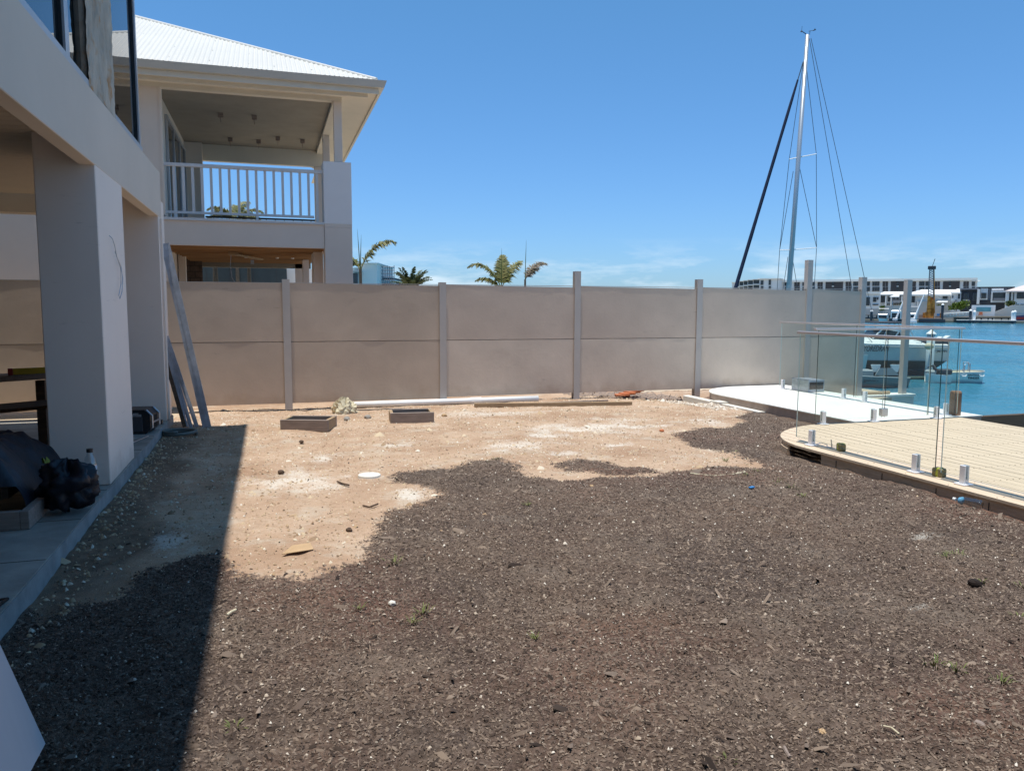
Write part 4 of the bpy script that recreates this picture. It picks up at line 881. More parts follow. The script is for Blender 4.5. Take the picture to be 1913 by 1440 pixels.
# radio / generator
gx, gy = -1.48, 9.85
gn = thing('jobsite_radio', 'black cased jobsite radio with silver guard on the patio slab', 'radio', (gx, gy, .121), R(-8))
prof = [(-.17, .05), (-.12, .0), (.12, 0), (.17, .05), (.17, .22), (.11, .28), (-.11, .28), (-.17, .22)]
mb = MB(); mb.add([(x_, -.17, z_) for x_, z_ in prof]+[(x_, .17, z_) for x_, z_ in prof], [list(range(8)), list(range(15, 7, -1))]+[(i, i+8, (i+1) % 8+8, (i+1) % 8) for i in range(8)])
part('case', mb, black_p, gn)
part('front_panel', MB().bevbox(-.10, .09, -.178, -.171, .03, .20, .003), pm('charcoal_plastic', (.05, .055, .065), .5, var=.1, bump=0), gn)
for y_ in (-.14, .14):
    part('guard_bar', MB().tube([(.13, y_, .02), (.19, y_, .07), (.19, y_, .21), (.13, y_, .275)], .011, 6), alu, gn)
part('guard_bar', MB().tube([(.192, -.13, .13), (.192, .13, .13)], .011, 6), alu, gn)
part('speaker_panel', MB().bevbox(.171, .178, -.10, .10, .06, .2, .003), dark_m, gn)
for k, (w_, z_) in enumerate(((.06, .235), (.12, .222), (.12, .205))): part('lettering', MB().box(.02-w_/2, .02+w_/2, -.1725, -.1705, z_, z_+.006), label_m, gn)
solo('drink_carton', MB().bevbox(-.03, .03, -.02, .02, 0, .11, .003), card, 'small brown carton standing beside the radio on the slab', 'carton', (-1.72, 9.62, .121))
solo('battery_charger', MB().bevbox(-.06, .06, -.04, .04, 0, .05, .006), black_p, 'small black charger on the slab behind the radio', 'charger', (-1.36, 10.45, .121))
# glove + pencil near column back
solo('glove', rock(MB(), (0, 0, 0), .06, 5, flat=.35), black_p, 'dark glove lying on the slab behind the near column', 'glove', (-1.50, 8.75, .142))
solo('steel_rod', MB().tube([(-1.47, 8.85, .13), (-1.33, 9.45, .13)], .006, 6), alu, 'thin steel rod lying on the slab in front of the radio', 'rod')

# saw bench, boards, level, tarp, crate
bn = thing('work_bench', 'low work bench of planks and old boards on the patio', 'bench', (-2.8, 8, .121))
wpart('top_plank', MB().bar((-4.6, 7.4, .86), (-1.75, 8.62, .93), .30, .055), timber_old, bn)
wpart('shelf_board', MB().bar((-4.6, 7.2, .58), (-2.0, 8.3, .66), .5, .03), timber_dark, bn)
for (x_, y_) in ((-4.2, 7.7), (-3.0, 8.2), (-2.15, 8.6), (-2.6, 7.8)): wpart('leg', MB().box(x_-.04, x_+.04, y_-.04, y_+.04, .121, .86), timber_dark, bn)
lv = thing('spirit_level', 'yellow spirit level with red end cap on the bench plank', 'spirit level', (-2.05, 8.36, .945), R(23))
part('body', MB().bevbox(-.26, .45, -.012, .012, 0, .06, .002), yellow, lv); part('end_cap', MB().bevbox(-.30, -.262, -.014, .014, -.001, .062, .003), redm, lv); part('vial', MB().box(.05, .11, -.014, .014, .015, .045), black_p, lv)
cr_ = thing('timber_crate', 'low unpainted timber tray standing under the bench', 'crate', (-2.5, 7.6, .121), R(8))
part('side_board', MB().bevbox(-.75, .12, -.02, .02, .33, .50, .003), timber, cr_); part('side_board', MB().bevbox(-.75, .12, .6, .64, .33, .50, .003), timber, cr_); part('end_board', MB().bevbox(.121, .16, -.02, .64, .33, .50, .003), timber, cr_)
for (x_, y_) in ((-.7, 0), (.1, 0), (.1, .6), (-.7, .6)): part('leg', MB().box(x_-.03, x_+.03, y_-.02+.03, y_+.06, 0, .33), timber_dark, cr_)
# tarp pile
def tarpf(i, j):
    u = i/39; v = j/23
    x_ = -2.75+1.13*u; y_ = 5.85+1.10*v
    edge = min(1, 4.5*min(u+.3, 1-u, v+.05, 1-v+.1)); edge = max(0, edge)
    h_ = .50*edge**.55*(1-.18*u)+.10*float(fbm(np.array([u*3]), np.array([v*3]), .55, 71, 5)[0])*edge+.02*math.sin(9*u+5*v)*edge
    return (x_+.03*math.sin(7*v+1)*u, y_+.03*math.sin(8*u), .20+max(h_, 0))
solo('tarp_bundle', MB().grid(lambda i, j: tarpf(i/2, j/2), 79, 47), tarp_m, 'black tarpaulin heaped over material beside the near column', 'tarpaulin', smooth=True)
solo('plastic_bundle', MB().grid(lambda i, j: (lambda th, ph: (lambda q: (q*.20*math.sin(ph)*math.cos(th), q*.16*math.sin(ph)*math.sin(th), q*.15*math.cos(ph)))(1+.75*float(fbm(np.array([math.cos(th)*1.5+5]), np.array([math.sin(th)*1.2+ph*1.3+5]), .6, 33, 5)[0])))(2*math.pi*i/48, math.pi*j/28), 48, 29, True), tarp_m, 'dark crumpled plastic bundle tucked under the tarpaulin edge', 'bundle', tuple(G(128, 905, .32)), smooth=True)
solo('hivis_vest', MB().grid(lambda i, j: (-1.66+.15*i/8+.015*math.sin(j), 6.62-.05*j/8+.02*math.sin(i*1.3), .42-.28*(i/8)**1.2+.03*math.sin(j*1.4+i)), 9, 9), pm('vest_cloth', (.20, .22, .03), .8, var=.2, scale=20, bump=.3), 'yellow green safety vest hanging from the tarpaulin heap', 'vest', smooth=True)
# pallet boards
pt = thing('timber_bearers', 'pair of rough timber bearers carrying the tarpaulin heap', 'timber', (-2.1, 6, .121))
wpart('board', MB().bevbox(-3.2, -1.60, 5.72, 5.77, .122, .245, .003), timber_old, pt); wpart('board', MB().bevbox(-1.598, -1.545, 5.72, 6.9, .122, .245, .003), timber_old, pt)
wpart('board', MB().bevbox(-3.2, -1.82, 6.12, 6.17, .246, .37, .003), timber_old, pt); wpart('board', MB().bevbox(-1.818, -1.77, 6.12, 6.9, .246, .37, .003), timber_old, pt)
# juice bottle
jb = thing('drink_bottle', 'tall clear drink bottle with dark cap beside the near column', 'bottle', (-1.40, 6.86, .121))
part('body', MB().lathe([(.045, 0), (.048, .01), (.048, .20), (.040, .25), (.022, .29), (.022, .30)], n=18), bott, jb, True); part('cap', MB().lathe([(.024, .302), (.024, .33)], n=14), black_p, jb)
part('label', MB().lathe([(.0485, .09), (.0485, .19)], n=18), label_m, jb, True); part('badge', MB().box(.0, .03, -.0505, -.0455, .115, .155), black_p, jb)
# grinder/tool at far left near camera
tl = thing('power_tool', 'power tool with silver body at the left edge of the slab', 'power tool', (-1.42, 3.98, .121))
part('motor', MB().tube([(-.22, -.1, .08), (-.06, 0, .09), (0.01, .02, .085)], [.055, .06, .045], 12), alu, tl, True); part('foot', MB().tube([(-.02, -.05, .0), (.02, .02, .012)], .03, 8), black_p, tl)
solo('metal_frame_piece', MB().bar((-1.36, 3.75, .13), (-1.29, 4.35, .13), .012, .01).bar((-1.42, 4.33, .13), (-1.29, 4.35, .13), .012, .01), frame_dk, 'thin dark metal frame lying at the slab edge', 'metal frame')
# white sheet lower-left
A = G(85, 1388, .02); B = PX(-30, 1150, -1.24); 
B = Vector((-1.16, 3.60, .36)); Vb = ray(0, 1203); B = Vector((0, 0, EYE))+Vb*(2.75/Vb.length); B2 = B+(B-A)*.8
Cc = Vector((0, 0, EYE))+ray(25, 1500)*(1.72/ray(25, 1500).length); nrm = (B-A).cross(Cc-A).normalized()
n2 = nrm*.012
Q = [A, B2, B2+(Cc-A)*1.3, A+(Cc-A)*1.3]
solo('white_board', MB().hull8([q-n2 for q in Q], Q), pm('white_sheet', (.50, .52, .55), .6, var=.03, bump=.05), 'white building sheet leaning at the lower left corner of the view', 'board')

# ================================================================== WATER, FAR SHORE
def water_mat():
    m = bpy.data.materials.new('water'); m.use_nodes = True; n = m.node_tree.nodes; l = m.node_tree.links; p = n['Principled BSDF']
    p.inputs['Base Color'].default_value = (.012, .10, .14, 1); p.inputs['Roughness'].default_value = .12; p.inputs['IOR'].default_value = 1.33
    t = n.new('ShaderNodeTexCoord'); mp_ = n.new('ShaderNodeMapping'); mp_.inputs['Rotation'].default_value = (0, 0, .35); mp_.inputs['Scale'].default_value = (1, 1.8, 1); l.new(t.outputs['Object'], mp_.inputs[0])
    a = n.new('ShaderNodeTexNoise'); a.inputs['Scale'].default_value = 4.0; a.inputs['Detail'].default_value = 7; a.inputs['Roughness'].default_value = .66; l.new(mp_.outputs[0], a.inputs[0])
    b = n.new('ShaderNodeBump'); b.inputs['Strength'].default_value = 1.0; b.inputs['Distance'].default_value = .06; l.new(a.outputs[0], b.inputs['Height']); l.new(b.outputs[0], p.inputs['Normal'])
    c = n.new('ShaderNodeTexNoise'); c.inputs['Scale'].default_value = .09; c.inputs['Detail'].default_value = 4; l.new(t.outputs['Object'], c.inputs[0])
    r_ = n.new('ShaderNodeValToRGB'); r_.color_ramp.elements[0].position = .35; r_.color_ramp.elements[0].color = (.03, .15, .22, 1); r_.color_ramp.elements[1].position = .65; r_.color_ramp.elements[1].color = (.05, .22, .31, 1)
    l.new(c.outputs[0], r_.inputs[0]); l.new(r_.outputs[0], p.inputs['Base Color']); return m
WZ = -2.0
_a = np.linspace(YAW+R(17), YAW+R(42), 260); _d = 13*(235/13)**np.linspace(0, 1, 1000); A2_, D2_ = np.meshgrid(_a, _d)
_x, _y = D2_*np.sin(A2_), D2_*np.cos(A2_); _k = np.minimum(1, D2_/40)
_z = WZ+.040*fbm(_x, _y*1.3, 2.6, 301, 2)+.050*fbm(_x, _y*1.5, .9, 305, 3)
_z = np.where((D2_ > 225) | (D2_ < 14) | (A2_ < _a[1]) | (A2_ > _a[-2]), WZ-.06, _z)
_idx = np.arange(_x.size).reshape(_x.shape); _q = np.stack([_idx[:-1, :-1], _idx[:-1, 1:], _idx[1:, 1:], _idx[1:, :-1]], -1).reshape(-1, 4)[:, ::-1]
_me = bpy.data.meshes.new('water'); _co = np.concatenate([np.stack([_x, _y, _z], -1).reshape(-1, 3), np.array([(-400, -300, WZ-.07), (900, -300, WZ-.07), (900, 900, WZ-.07), (-400, 900, WZ-.07)])]).astype(np.float32)
_q = np.concatenate([_q, np.array([[_x.size, _x.size+1, _x.size+2, _x.size+3]])])
_me.vertices.add(len(_co)); _me.vertices.foreach_set('co', _co.ravel()); _me.loops.add(_q.size); _me.loops.foreach_set('vertex_index', _q.ravel().astype(np.int32))
_me.polygons.add(len(_q)); _me.polygons.foreach_set('loop_start', np.arange(0, _q.size, 4, dtype=np.int32)); _me.polygons.foreach_set('loop_total', np.full(len(_q), 4, np.int32)); _me.update(calc_edges=True)
_me.polygons.foreach_set('use_smooth', [True]*len(_q)); _me.materials.append(water_mat()); tag(link('water', _me), kind='structure')
def uvp(u, d): return (u*math.cos(YFAR)+d*math.sin(YFAR), -u*math.sin(YFAR)+d*math.cos(YFAR))
struct('far_shore', MB().prism([uvp(-300, 215.5), uvp(300, 215.5), uvp(500, 900), uvp(-500, 900)], -3.0, -1.55), pm('far_land', (.30, .28, .22), .95, var=.2, scale=.05, bump=0))

f = Far('waterfront_wall', 'pale retaining wall along the far waterfront', 'wall', 1760, 600, 190, zb=-1.6)
for (a_, b__, t_, bt_, mt) in ((1560, 1643, 576, 600, far_cr), (1643.5, 1762, 571, 600, far_cr), (1762.5, 1815, 582, 600, far_cr), (1815.5, 1858, 570, 600, far_w)): f.box('wall_section', mt, a_, b__, t_, bt_, 1.0)
A_ = [f.P(1858, 583), f.P(1892, 570), f.P(1960, 568.5), f.P(1960, 600), f.P(1858, 600)]
part('ramp_wall', MB().add([p for p in A_]+[p+Vector((0, 1, 0)) for p in A_], [(4, 3, 2, 1, 0), (5, 6, 7, 8, 9)]+[(i, (i+1) % 5, 5+(i+1) % 5, 5+i) for i in range(5)]), far_cr, f.t)
f.box('pool_glass', pm('pool_glass', (.10, .30, .36), .2, var=.2, scale=.4, bump=0), 1824, 1851, 574, 582, .15, -.4)

hs = 'houses on the far shore'
f = Far('waterfront_house', 'white box house with dark openings, leftmost of the far houses', 'house', 1628, 590, 206, hs, zb=-1.5)
f.box('wall', far_w, 1560, 1643, 549, 592, 10); f.box('roof', far_roof, 1558, 1644, 547, 549, 11, -.6)
f.win(1617, 1624.5, 555, 571); f.win(1631, 1637, 555, 564); f.win(1638.5, 1641, 555, 560); f.win(1630, 1641, 568, 570.3)
f = Far('waterfront_house', 'far white house with low awnings and balcony left of the crane', 'house', 1670, 590, 208, hs, zb=-1.5)
f.box('wall', far_w, 1645, 1696, 550, 592, 9); f.slab('roof', far_roof, (1641, 1694, 549.5), (1652, 1690, 544.8), .3, -1.5, 6); f.slab('gable_roof', far_roof, (1662, 1680, 554), (1674, 1680, 549), .2, -3, -1.6)
f.box('bay', far_gr, 1666, 1682, 554, 566, 1, -1.3); f.win(1645.5, 1654, 553, 565); f.win(1659, 1665, 555, 563); f.win(1669, 1671.5, 554.5, 560, 1.4); f.win(1675, 1679, 554.5, 560, 1.4)
f.box('wall', far_gr, 1682, 1696, 551, 566, 1, -1.1, label='grey clad bay of the house')
for k in range(9): f.box('screen_opening', far_gl, 1657+k*3.1, 1659.2+k*3.1, 567.3, 570, .1, -.35)
for x_ in (1654, 1664, 1684): f.box('pillar', far_w, x_, x_+1.3, 553, 571, .6, -1.6)
f = Far('waterfront_house', 'far house with wide white metal roof behind the orange rig', 'house', 1745, 590, 207, hs, zb=-1.5)
f.box('wall', far_w, 1702, 1783, 549.5, 592, 10); f.slab('roof', far_roof, (1690, 1786, 549.8), (1722, 1787, 541), .4, -1.5, 8); f.win(1761, 1770, 553, 558.5); f.win(1703, 1709, 553, 565)
f.slab('lower_roof', far_roof, (1748, 1770, 564), (1755, 1772, 561.5), .2, -3.5, -.2); f.box('lower_wall', far_cr, 1712, 1760, 563, 592, 1, -1.2); f.box('pillar', far_w, 1714, 1715, 563, 577, .5, -2)
f = Far('waterfront_house', 'white narrow gabled far house beside the charcoal house', 'house', 1787, 590, 205, hs, zb=-1.5)
f.box('wall', far_w, 1778, 1796, 546, 592, 8); f.slab('roof', far_roof, (1776, 1796, 546.5), (1788, 1797, 539.5), .3, -.6, 6); f.win(1790, 1793.2, 548, 558); f.win(1779, 1781, 552, 557)
f.box('wall', far_gr, 1783, 1787, 560, 568, 1, -1); f.box('canopy', far_roof, 1777, 1784, 560.5, 562, 1, -1.5)
f = Far('waterfront_house', 'charcoal box framed far house with two dark balconies', 'house', 1811, 590, 205, hs, zb=-1.5)
f.box('wall', far_dk, 1796.3, 1826, 541, 592, 8); f.box('roof', far_gr, 1794, 1828, 538.5, 541, 9, -.8); f.win(1801, 1809, 548, 561, .2, far_gr); f.win(1818, 1824.5, 548, 562, .2, far_gr); f.box('pillar', far_w, 1826.2, 1829.5, 540, 568, 1, -1)
f.box('balcony', far_gr, 1799, 1811, 559.5, 562, 1.2, -1.4); f.box('balustrade', far_gl, 1799.5, 1810.5, 557, 559.4, .1, -1.4)
f = Far('waterfront_house', 'grey far house with framed window and box balcony', 'house', 1855, 590, 205, hs, zb=-1.5)
f.box('wall', far_gr, 1829.8, 1896, 538, 592, 8); f.box('roof', far_dk, 1826, 1896, 536, 537.8, 9, -.6); f.box('wall', far_w, 1832, 1844.5, 538.5, 560, .4, -.4, label='white surround of the window'); f.win(1833, 1842.5, 547, 557.5, .6); f.win(1849.5, 1852, 547, 550)
f.box('lower_wall', far_dk, 1831, 1880, 561, 592, .4, -.35); f.box('balcony', far_w, 1852.5, 1881, 543, 565, 1.6, -1.8); f.box('balcony_opening', far_gl, 1855, 1880, 546.5, 561.5, .2, -2.0); f.box('railing', far_gr, 1856, 1879, 557, 561, .06, -2.1); f.box('canopy', far_w, 1853, 1875, 539, 542, 1, -1)
f = Far('waterfront_house', 'pink roofed far house with columns at the right edge', 'house', 1900, 590, 200, hs, zb=-1.5)
f.slab('roof', far_pink, (1877, 1990, 543.5), (1918, 1960, 531), .3, -1, 7); f.box('wall', far_w, 1896, 1985, 545, 592, 8); f.box('column', far_w, 1879.5, 1883.5, 544, 576, .8, -.2); f.box('column', far_w, 1890, 1892, 544, 562, .8, .5)
f.box('recess', far_gl, 1884, 1895.8, 545, 562, .5, 2); f.win(1900, 1913.5, 545, 558, .25, far_gr, 4); f.win(1917, 1930, 545, 558, .25, far_gr, 4); f.box('slot_window', far_gl, 1897, 1904, 568.3, 569.5, .1, -.11); f.box('slot_window', far_gl, 1906, 1915, 568.3, 569.5, .1, -.11)

# apartments
f = Far('apartment_block', 'long white and brown apartment block on the far skyline', 'building', 1640, 590, 270, zb=-1.5)
f.box('wall', far_w, 1452, 1822, 525.5, 592, 14); f.box('roof', far_roof, 1451, 1826, 523.5, 525.4, 15, -.8); f.slab('roof_wing', far_roof, (1815, 1833, 524.6), (1815, 1830, 524), .2, -.8, 6)
def bay(x0, x1, k):
    if k == 'b':
        w_ = f.box('brown_panel', far_br, x0, x1, 526, 547, .4, -.41); m_ = (x0+x1)/2
        f.box('window', far_gl, m_-4, m_-.5, 526.5, 533, .1, -.52); f.box('sill', far_roof, m_-4.2, m_-.3, 534.2, 535.6, .2, -.62); f.box('window', far_gl, m_-4, m_-.5, 537, 545, .1, -.52)
    elif k == 'n':
        for xx in (x0, x0+(x1-x0)*.55): 
            for yy in (526, 535.8): f.box('window', far_br, xx, xx+(x1-x0)*.42, yy, yy+9, .2, -.21)
    else:
        for yy in (526, 536): f.win(x0, x1, yy, yy+8.3, .25, far_gr, 2)
for x0, x1, k in ((1453, 1461, 'w'), (1466, 1474, 'w'), (1484, 1494, 'n'), (1499, 1506, 'w'), (1515, 1522, 'w'), (1527.5, 1537, 'n'), (1542.5, 1574, 'b'), (1580, 1590, 'n'), (1594, 1603, 'w'), (1618.5, 1625, 'w'), (1629.5, 1643, 'w'), (1649, 1659, 'n'), (1664.5, 1694, 'b'), (1704.5, 1711, 'n'), (1717, 1727, 'w'), (1729, 1737, 'w'), (1746.5, 1756, 'n'), (1762, 1792, 'b'), (1800, 1810, 'n'), (1815.5, 1821.5, 'w')): bay(x0, x1, k)
f = Far('apartment_block', 'stepped white apartment building behind the sailing mast at left', 'building', 1420, 590, 262, zb=-1.5)
f.box('wall', far_w, 1419, 1452, 521.5, 592, 12); f.box('roof', far_roof, 1415, 1456, 520, 521.4, 13, -.8); f.win(1421, 1426, 524, 532.5); f.win(1436, 1440, 522.5, 532.5); f.win(1421, 1426, 534.5, 540); f.win(1436, 1440, 534.5, 540)
prev = (1419, 521.8)
for k, (x0, x1, yt) in enumerate(((1407, 1419, 522.4), (1397, 1407, 523.4), (1389, 1397, 524.6), (1381, 1389, 525.8), (1375, 1381, 527))):
    f.box('wall', far_w, x0, x1-.05, yt, 592, 8, .6*k+.3); f.box('roof', far_roof, x0-.5, x1, yt-1.1, yt-.1, 9, .6*k-.9)
    for yy in (yt+1, yt+10.5): w_ = f.box('window', far_gl, x0+.8, x1-1, yy, yy+6.5, .2, .6*k+.08)
    f.box('balcony', far_roof, x0, x1-.1, yt+8.2, yt+9.6, 1, .6*k-.75)
for x_ in (1367.5, 1370.5): f.box('column', far_w, x_, x_+.7, 528, 592, .3, 2)
f.box('roof_wing', far_roof, 1365.5, 1376, 527, 528, 3, 1)

# bushes
def bush(label, px0, px1, py0, py1, d, n=900, kind=bush_m, name='waterfront_bush'):
    d *= KFAR; c_, s_ = math.cos(YFAR), math.sin(YFAR)
    u0_, zt = UV(px0, py0, d, YFAR); u1_, zb = UV(px1, py1, d, YFAR); t = thing(name, label, 'bush', ((u0_+u1_)/2*c_+d*s_, -(u0_+u1_)/2*s_+d*c_, zb), -YFAR)
    W_, H_ = (u1_-u0_)/2, zt-zb; mb = MB()
    cl = [(random.uniform(-.8, .8)*W_, random.uniform(-.6, .6), random.uniform(.35, .8)*H_, random.uniform(.25, .42)*H_) for _ in range(9)]
    for k in range(n):
        c_ = random.choice(cl); v = Vector((random.gauss(0, 1), random.gauss(0, 1), random.gauss(0, 1))).normalized()*c_[3]*random.uniform(.5, 1.1); p = Vector((c_[0]+v.x*1.3, c_[1]+v.y, max(.05, c_[2]+v.z)))
        a_ = Vector((random.uniform(-1, 1), random.uniform(-1, 1), random.uniform(-1, 1))).normalized()*.28; b_2 = a_.cross(Vector((random.random(), random.random(), 1))).normalized()*.12
        mb.add([p-a_, p+b_2, p+a_, p-b_2], [(0, 1, 2, 3)])
    part('foliage', mb, kind, t); part('stem', MB().tube([(0, 0, 0), (0, 0, H_*.6)], .12, 6), bark, t)
bush('bright green bush on the far shore below the white gabled house', 1768, 1806, 563, 581, 191)
bush('small palm like bush by the pink roofed far house', 1882, 1893, 560, 574, 192, 260, leafg)
bush('small dark shrub on the far shore right of the crane', 1752, 1760, 568, 580, 191.5, 160, leafg)
bush('thin yellow green shrub on the far shore by the left dock', 1645, 1651, 571, 580, 189.6, 120)
bush('shrub beside the grey fence post on the far shore', 1684, 1693, 563, 572, 191, 140, leafg)

# docks
f = Far('floating_pontoon', 'long white edged floating pontoon in front of the grey far house', 'pontoon', 1840, 602, 183, zb=WZ)
f.box('deck', far_roof, 1787, 1900, 597.6, 598.8, 3); f.box('float', far_dk, 1787.5, 1899, 598.9, 602.5, 2.8, .1)
f = Far('timber_jetty', 'brown timber jetty above the far pontoon', 'jetty', 1855, 600, 187, zb=WZ)
f.box('deck', timber, 1820, 1890, 590.5, 592.5, 2.5); f.box('beam', timber_dark, 1820, 1890, 592.6, 594.5, .4, .3)
for x_ in (1822, 1832, 1845, 1853, 1870, 1883, 1888): f.box('post', timber_dark, x_, x_+2, 594.6, 601, .5, .4)
f.box('railing', galv, 1822, 1888, 588.2, 588.6, .1, .2)
f = Far('gangway', 'sloping pale gangway leading down to the far barge', 'gangway', 1785, 598, 187.5, zb=WZ)
part('ramp', MB().hull8([f.P(1762, 593), f.P(1762, 593, 1), f.P(1762, 590, 1), f.P(1762, 590)], [f.P(1812, 590), f.P(1812, 590, 1), f.P(1812, 587, 1), f.P(1812, 587)]), far_cr, f.t)
part('rail', MB().tube([f.P(1762, 586), f.P(1812, 582.5)], .08, 5), far_roof, f.t); part('rail', MB().tube([f.P(1762, 588), f.P(1812, 585)], .05, 5), far_roof, f.t)
for k in range(9): part('rail_post', MB().tube([f.P(1763+k*6, 591-k*.4), f.P(1763+k*6, 586-k*.4)], .05, 4), far_roof, f.t)
f.box('landing', timber_old, 1782, 1812, 592, 596, 2, 1)
for x_, t_, lb, mt in ((1819.5, 583, 'white capped dock pile left of the timber jetty', far_w), (1895, 583, 'white capped dock pile right of the timber jetty', far_w), (1891, 584, 'second pale pile close to the jetty end', far_w), (1812, 581, 'dark dock pile by the gangway foot', far_dk), (1627.5, 582, 'white capped dark pile at the left far dock', far_dk), (1688, 573, 'tall dark pile behind the motor boat', far_dk), (1759.5, 570, 'thin dark pile right of the orange rig', far_dk)):
    f = Far('dock_pile', lb, 'pile', x_, 600, 184, 'dock piles on the far shore', zb=WZ); h_ = f.P(x_, t_).z
    part('shaft', MB().tube([(0, 0, 0), (0, 0, h_)], .3, 10), mt, f.t); part('cap', MB().lathe([(.36, h_+.005), (.30, h_+.2), (.0, h_+.45)], n=10), far_roof, f.t)
f = Far('floating_dock', 'dark timber floating dock at the left far shore', 'dock', 1640, 596, 186, zb=WZ)
f.box('deck', timber_old, 1560, 1662, 587.2, 589, 3); f.box('float', far_dk, 1560, 1658, 592.5, 595.5, 2, .3)
for k in range(8): f.box('post', far_dk, 1605+k*8, 1607+k*8, 589.1, 594, .4, .5)
# small moored far boats
def smallboat(label, px0, px1, py, d, mt=gel, top=2.5):
    f = Far('moored_boat', label, 'boat', (px0+px1)/2, py, d, 'boats moored on the far shore', zb=WZ); a_ = f.P(px0, py); b_ = f.P(px1, py); n = 8
    vs = []; 
    for i in range(n+1):
        t_ = i/n; x_ = a_.x+(b_.x-a_.x)*t_; w_ = .9*math.sin(math.pi*min(1, .25+t_*.62)); z1 = .75+.25*(1-t_)
        vs += [(x_, -w_, z1), (x_, -w_*.7, 0.02), (x_, w_*.7, .02), (x_, w_, z1)]
    fs = [(4*i+j, 4*i+j+4, 4*i+(j+1) % 4+4, 4*i+(j+1) % 4) for i in range(n) for j in range(4)]+[(0, 1, 2, 3), (4*n+3, 4*n+2, 4*n+1, 4*n)]
    part('hull', MB().add(vs, fs), mt, f.t); x_ = (a_.x+b_.x)/2
    part('cabin', MB().bevbox(x_-1.2, x_+1.0, -.6, .6, .8, .8+top*.5, .15), gel, f.t); part('windscreen', MB().box(x_-1.0, x_+.8, -.63, .63, .95, .8+top*.35), far_gl, f.t)
    part('canopy_frame', MB().tube([(x_-1, -.5, .8), (x_-1, -.5, .8+top), (x_+1.2, -.5, .8+top), (x_+1.2, -.5, .8)], .05, 5).tube([(x_-1, .5, .8), (x_-1, .5, .8+top), (x_+1.2, .5, .8+top), (x_+1.2, .5, .8)], .05, 5), galv, f.t)
    return f
smallboat('white runabout with rose canopy at the left far dock', 1642, 1658, 594, 184); smallboat('dark hulled boat with frame right of the left dock', 1661, 1688, 597, 181, far_dk, 4.2); smallboat('grey boat moored against the barge', 1696, 1712, 598, 182, gel_g, 3)
f = Far('red_boat', 'blue and red boat moored at the right far dock', 'boat', 1908, 600, 184, zb=WZ)
part('hull', MB().hull8([f.P(1899, 599), f.P(1930, 599), f.P(1930, 599, 2.5), f.P(1899, 599, 2.5)], [f.P(1896, 590), f.P(1935, 587), f.P(1935, 587, 2.5), f.P(1896, 590, 2.5)]), pm('navy_hull', (.05, .06, .14), .4, var=.1, bump=0), f.t)
f.box('red_stripe', redm, 1899, 1930, 592, 597, .1, -.12); f.box('cabin', gel_g, 1899, 1925, 584, 588, 1.4, .4)
f = Far('beach_lounge', 'orange and white chair on the far jetty', 'chair', 1832, 590, 188.6, zb=-1.4); f.box('seat', clay, 1828, 1836, 586.5, 589, .8); f.box('back', clay, 1829.5, 1835.5, 582.8, 586.3, .2, .8)
# orange piling rig on barge
f = Far('piling_rig', 'orange piling rig with lattice mast standing on a barge', 'crane', 1738, 600, 183, zb=WZ)
f.box('barge', far_dk, 1716, 1766, 596.6, 602, 7); f.box('barge_deck', timber_old, 1712, 1760, 594.2, 596.4, 7, .2)
b0 = f.P(1737.5, 594, 2.5); b1 = f.P(1740.5, 501, 2.5); ax = (b1-b0)
mst = MB(); cw = .55
for sx_, sy_ in ((-1, -1), (1, -1), (1, 1), (-1, 1)): mst.tube([b0+Vector((sx_*cw*1.3, sy_*cw, 0)), b0+ax*.45+Vector((sx_*cw, sy_*cw, 0)), b1+Vector((sx_*cw*.7, sy_*cw*.7, 0))], .11, 5)
part('mast_lower', MB().bar(b0, b0+ax*.42, 1.0, 1.0, (0, 1, 0)), orange, f.t)
part('mast_frame', mst, pm('rig_grey', (.10, .10, .10), .6, var=.3, bump=0), f.t); lat = MB()
for k in range(26):
    t0, t1 = .40+.6*k/26, .40+.6*(k+1)/26; s0 = cw if k % 2 else -cw
    for sy_ in (-cw, cw): lat.tube([b0+ax*t0+Vector((s0*.9, sy_*.9, 0)), b0+ax*t1+Vector((-s0*.9, sy_*.9, 0))], .06, 4)
l_ = part('mast_lattice', lat, far_gr, f.t)
part('leader', MB().bar(b0+ax*.1+Vector((.9, -.3, 0)), b0+ax*.98+Vector((.5, -.3, 0)), .22, .22), orange, f.t)
part('head', MB().bevbox(b1.x-.8, b1.x+.9, b1.y-.6, b1.y+.6, b1.z-.3, b1.z+.5, .1), far_dk, f.t); part('whip', MB().tube([b1, b1+Vector((.6, 0, 2.2))], .06, 4), far_dk, f.t)
for (x0, x1, y0, y1, nm) in ((1731, 1744, 576, 594, 'engine_house'), (1733, 1738, 553, 566, 'hammer'), (1732, 1742, 566, 578, 'winch'), (1740, 1745, 560, 590, 'hose_rack'), (1728.5, 1734, 583, 594, 'cab')): f.box(nm, orange, x0, x1, y0, y1, 1.8, 1.4)
for (x0, x1, y0, y1, nm, mt) in ((1716, 1724, 588, 594, 'crate', timber_old), (1724, 1729, 584, 594, 'stack', orange), (1747, 1757, 590.5, 594, 'cable_drum', timber_old), (1756, 1761, 585, 594, 'digger_arm', orange), (1750, 1756, 586, 590, 'tank', blue_p)): f.box(nm, mt, x0, x1, y0, y1, 1.5, 2.2)

# ================================================================== NEAR BOATS
def rotz_frame(px, py, d, name, label, cat, group=None): f = Far(name, label, cat, px, py, d, group, zb=WZ); return f
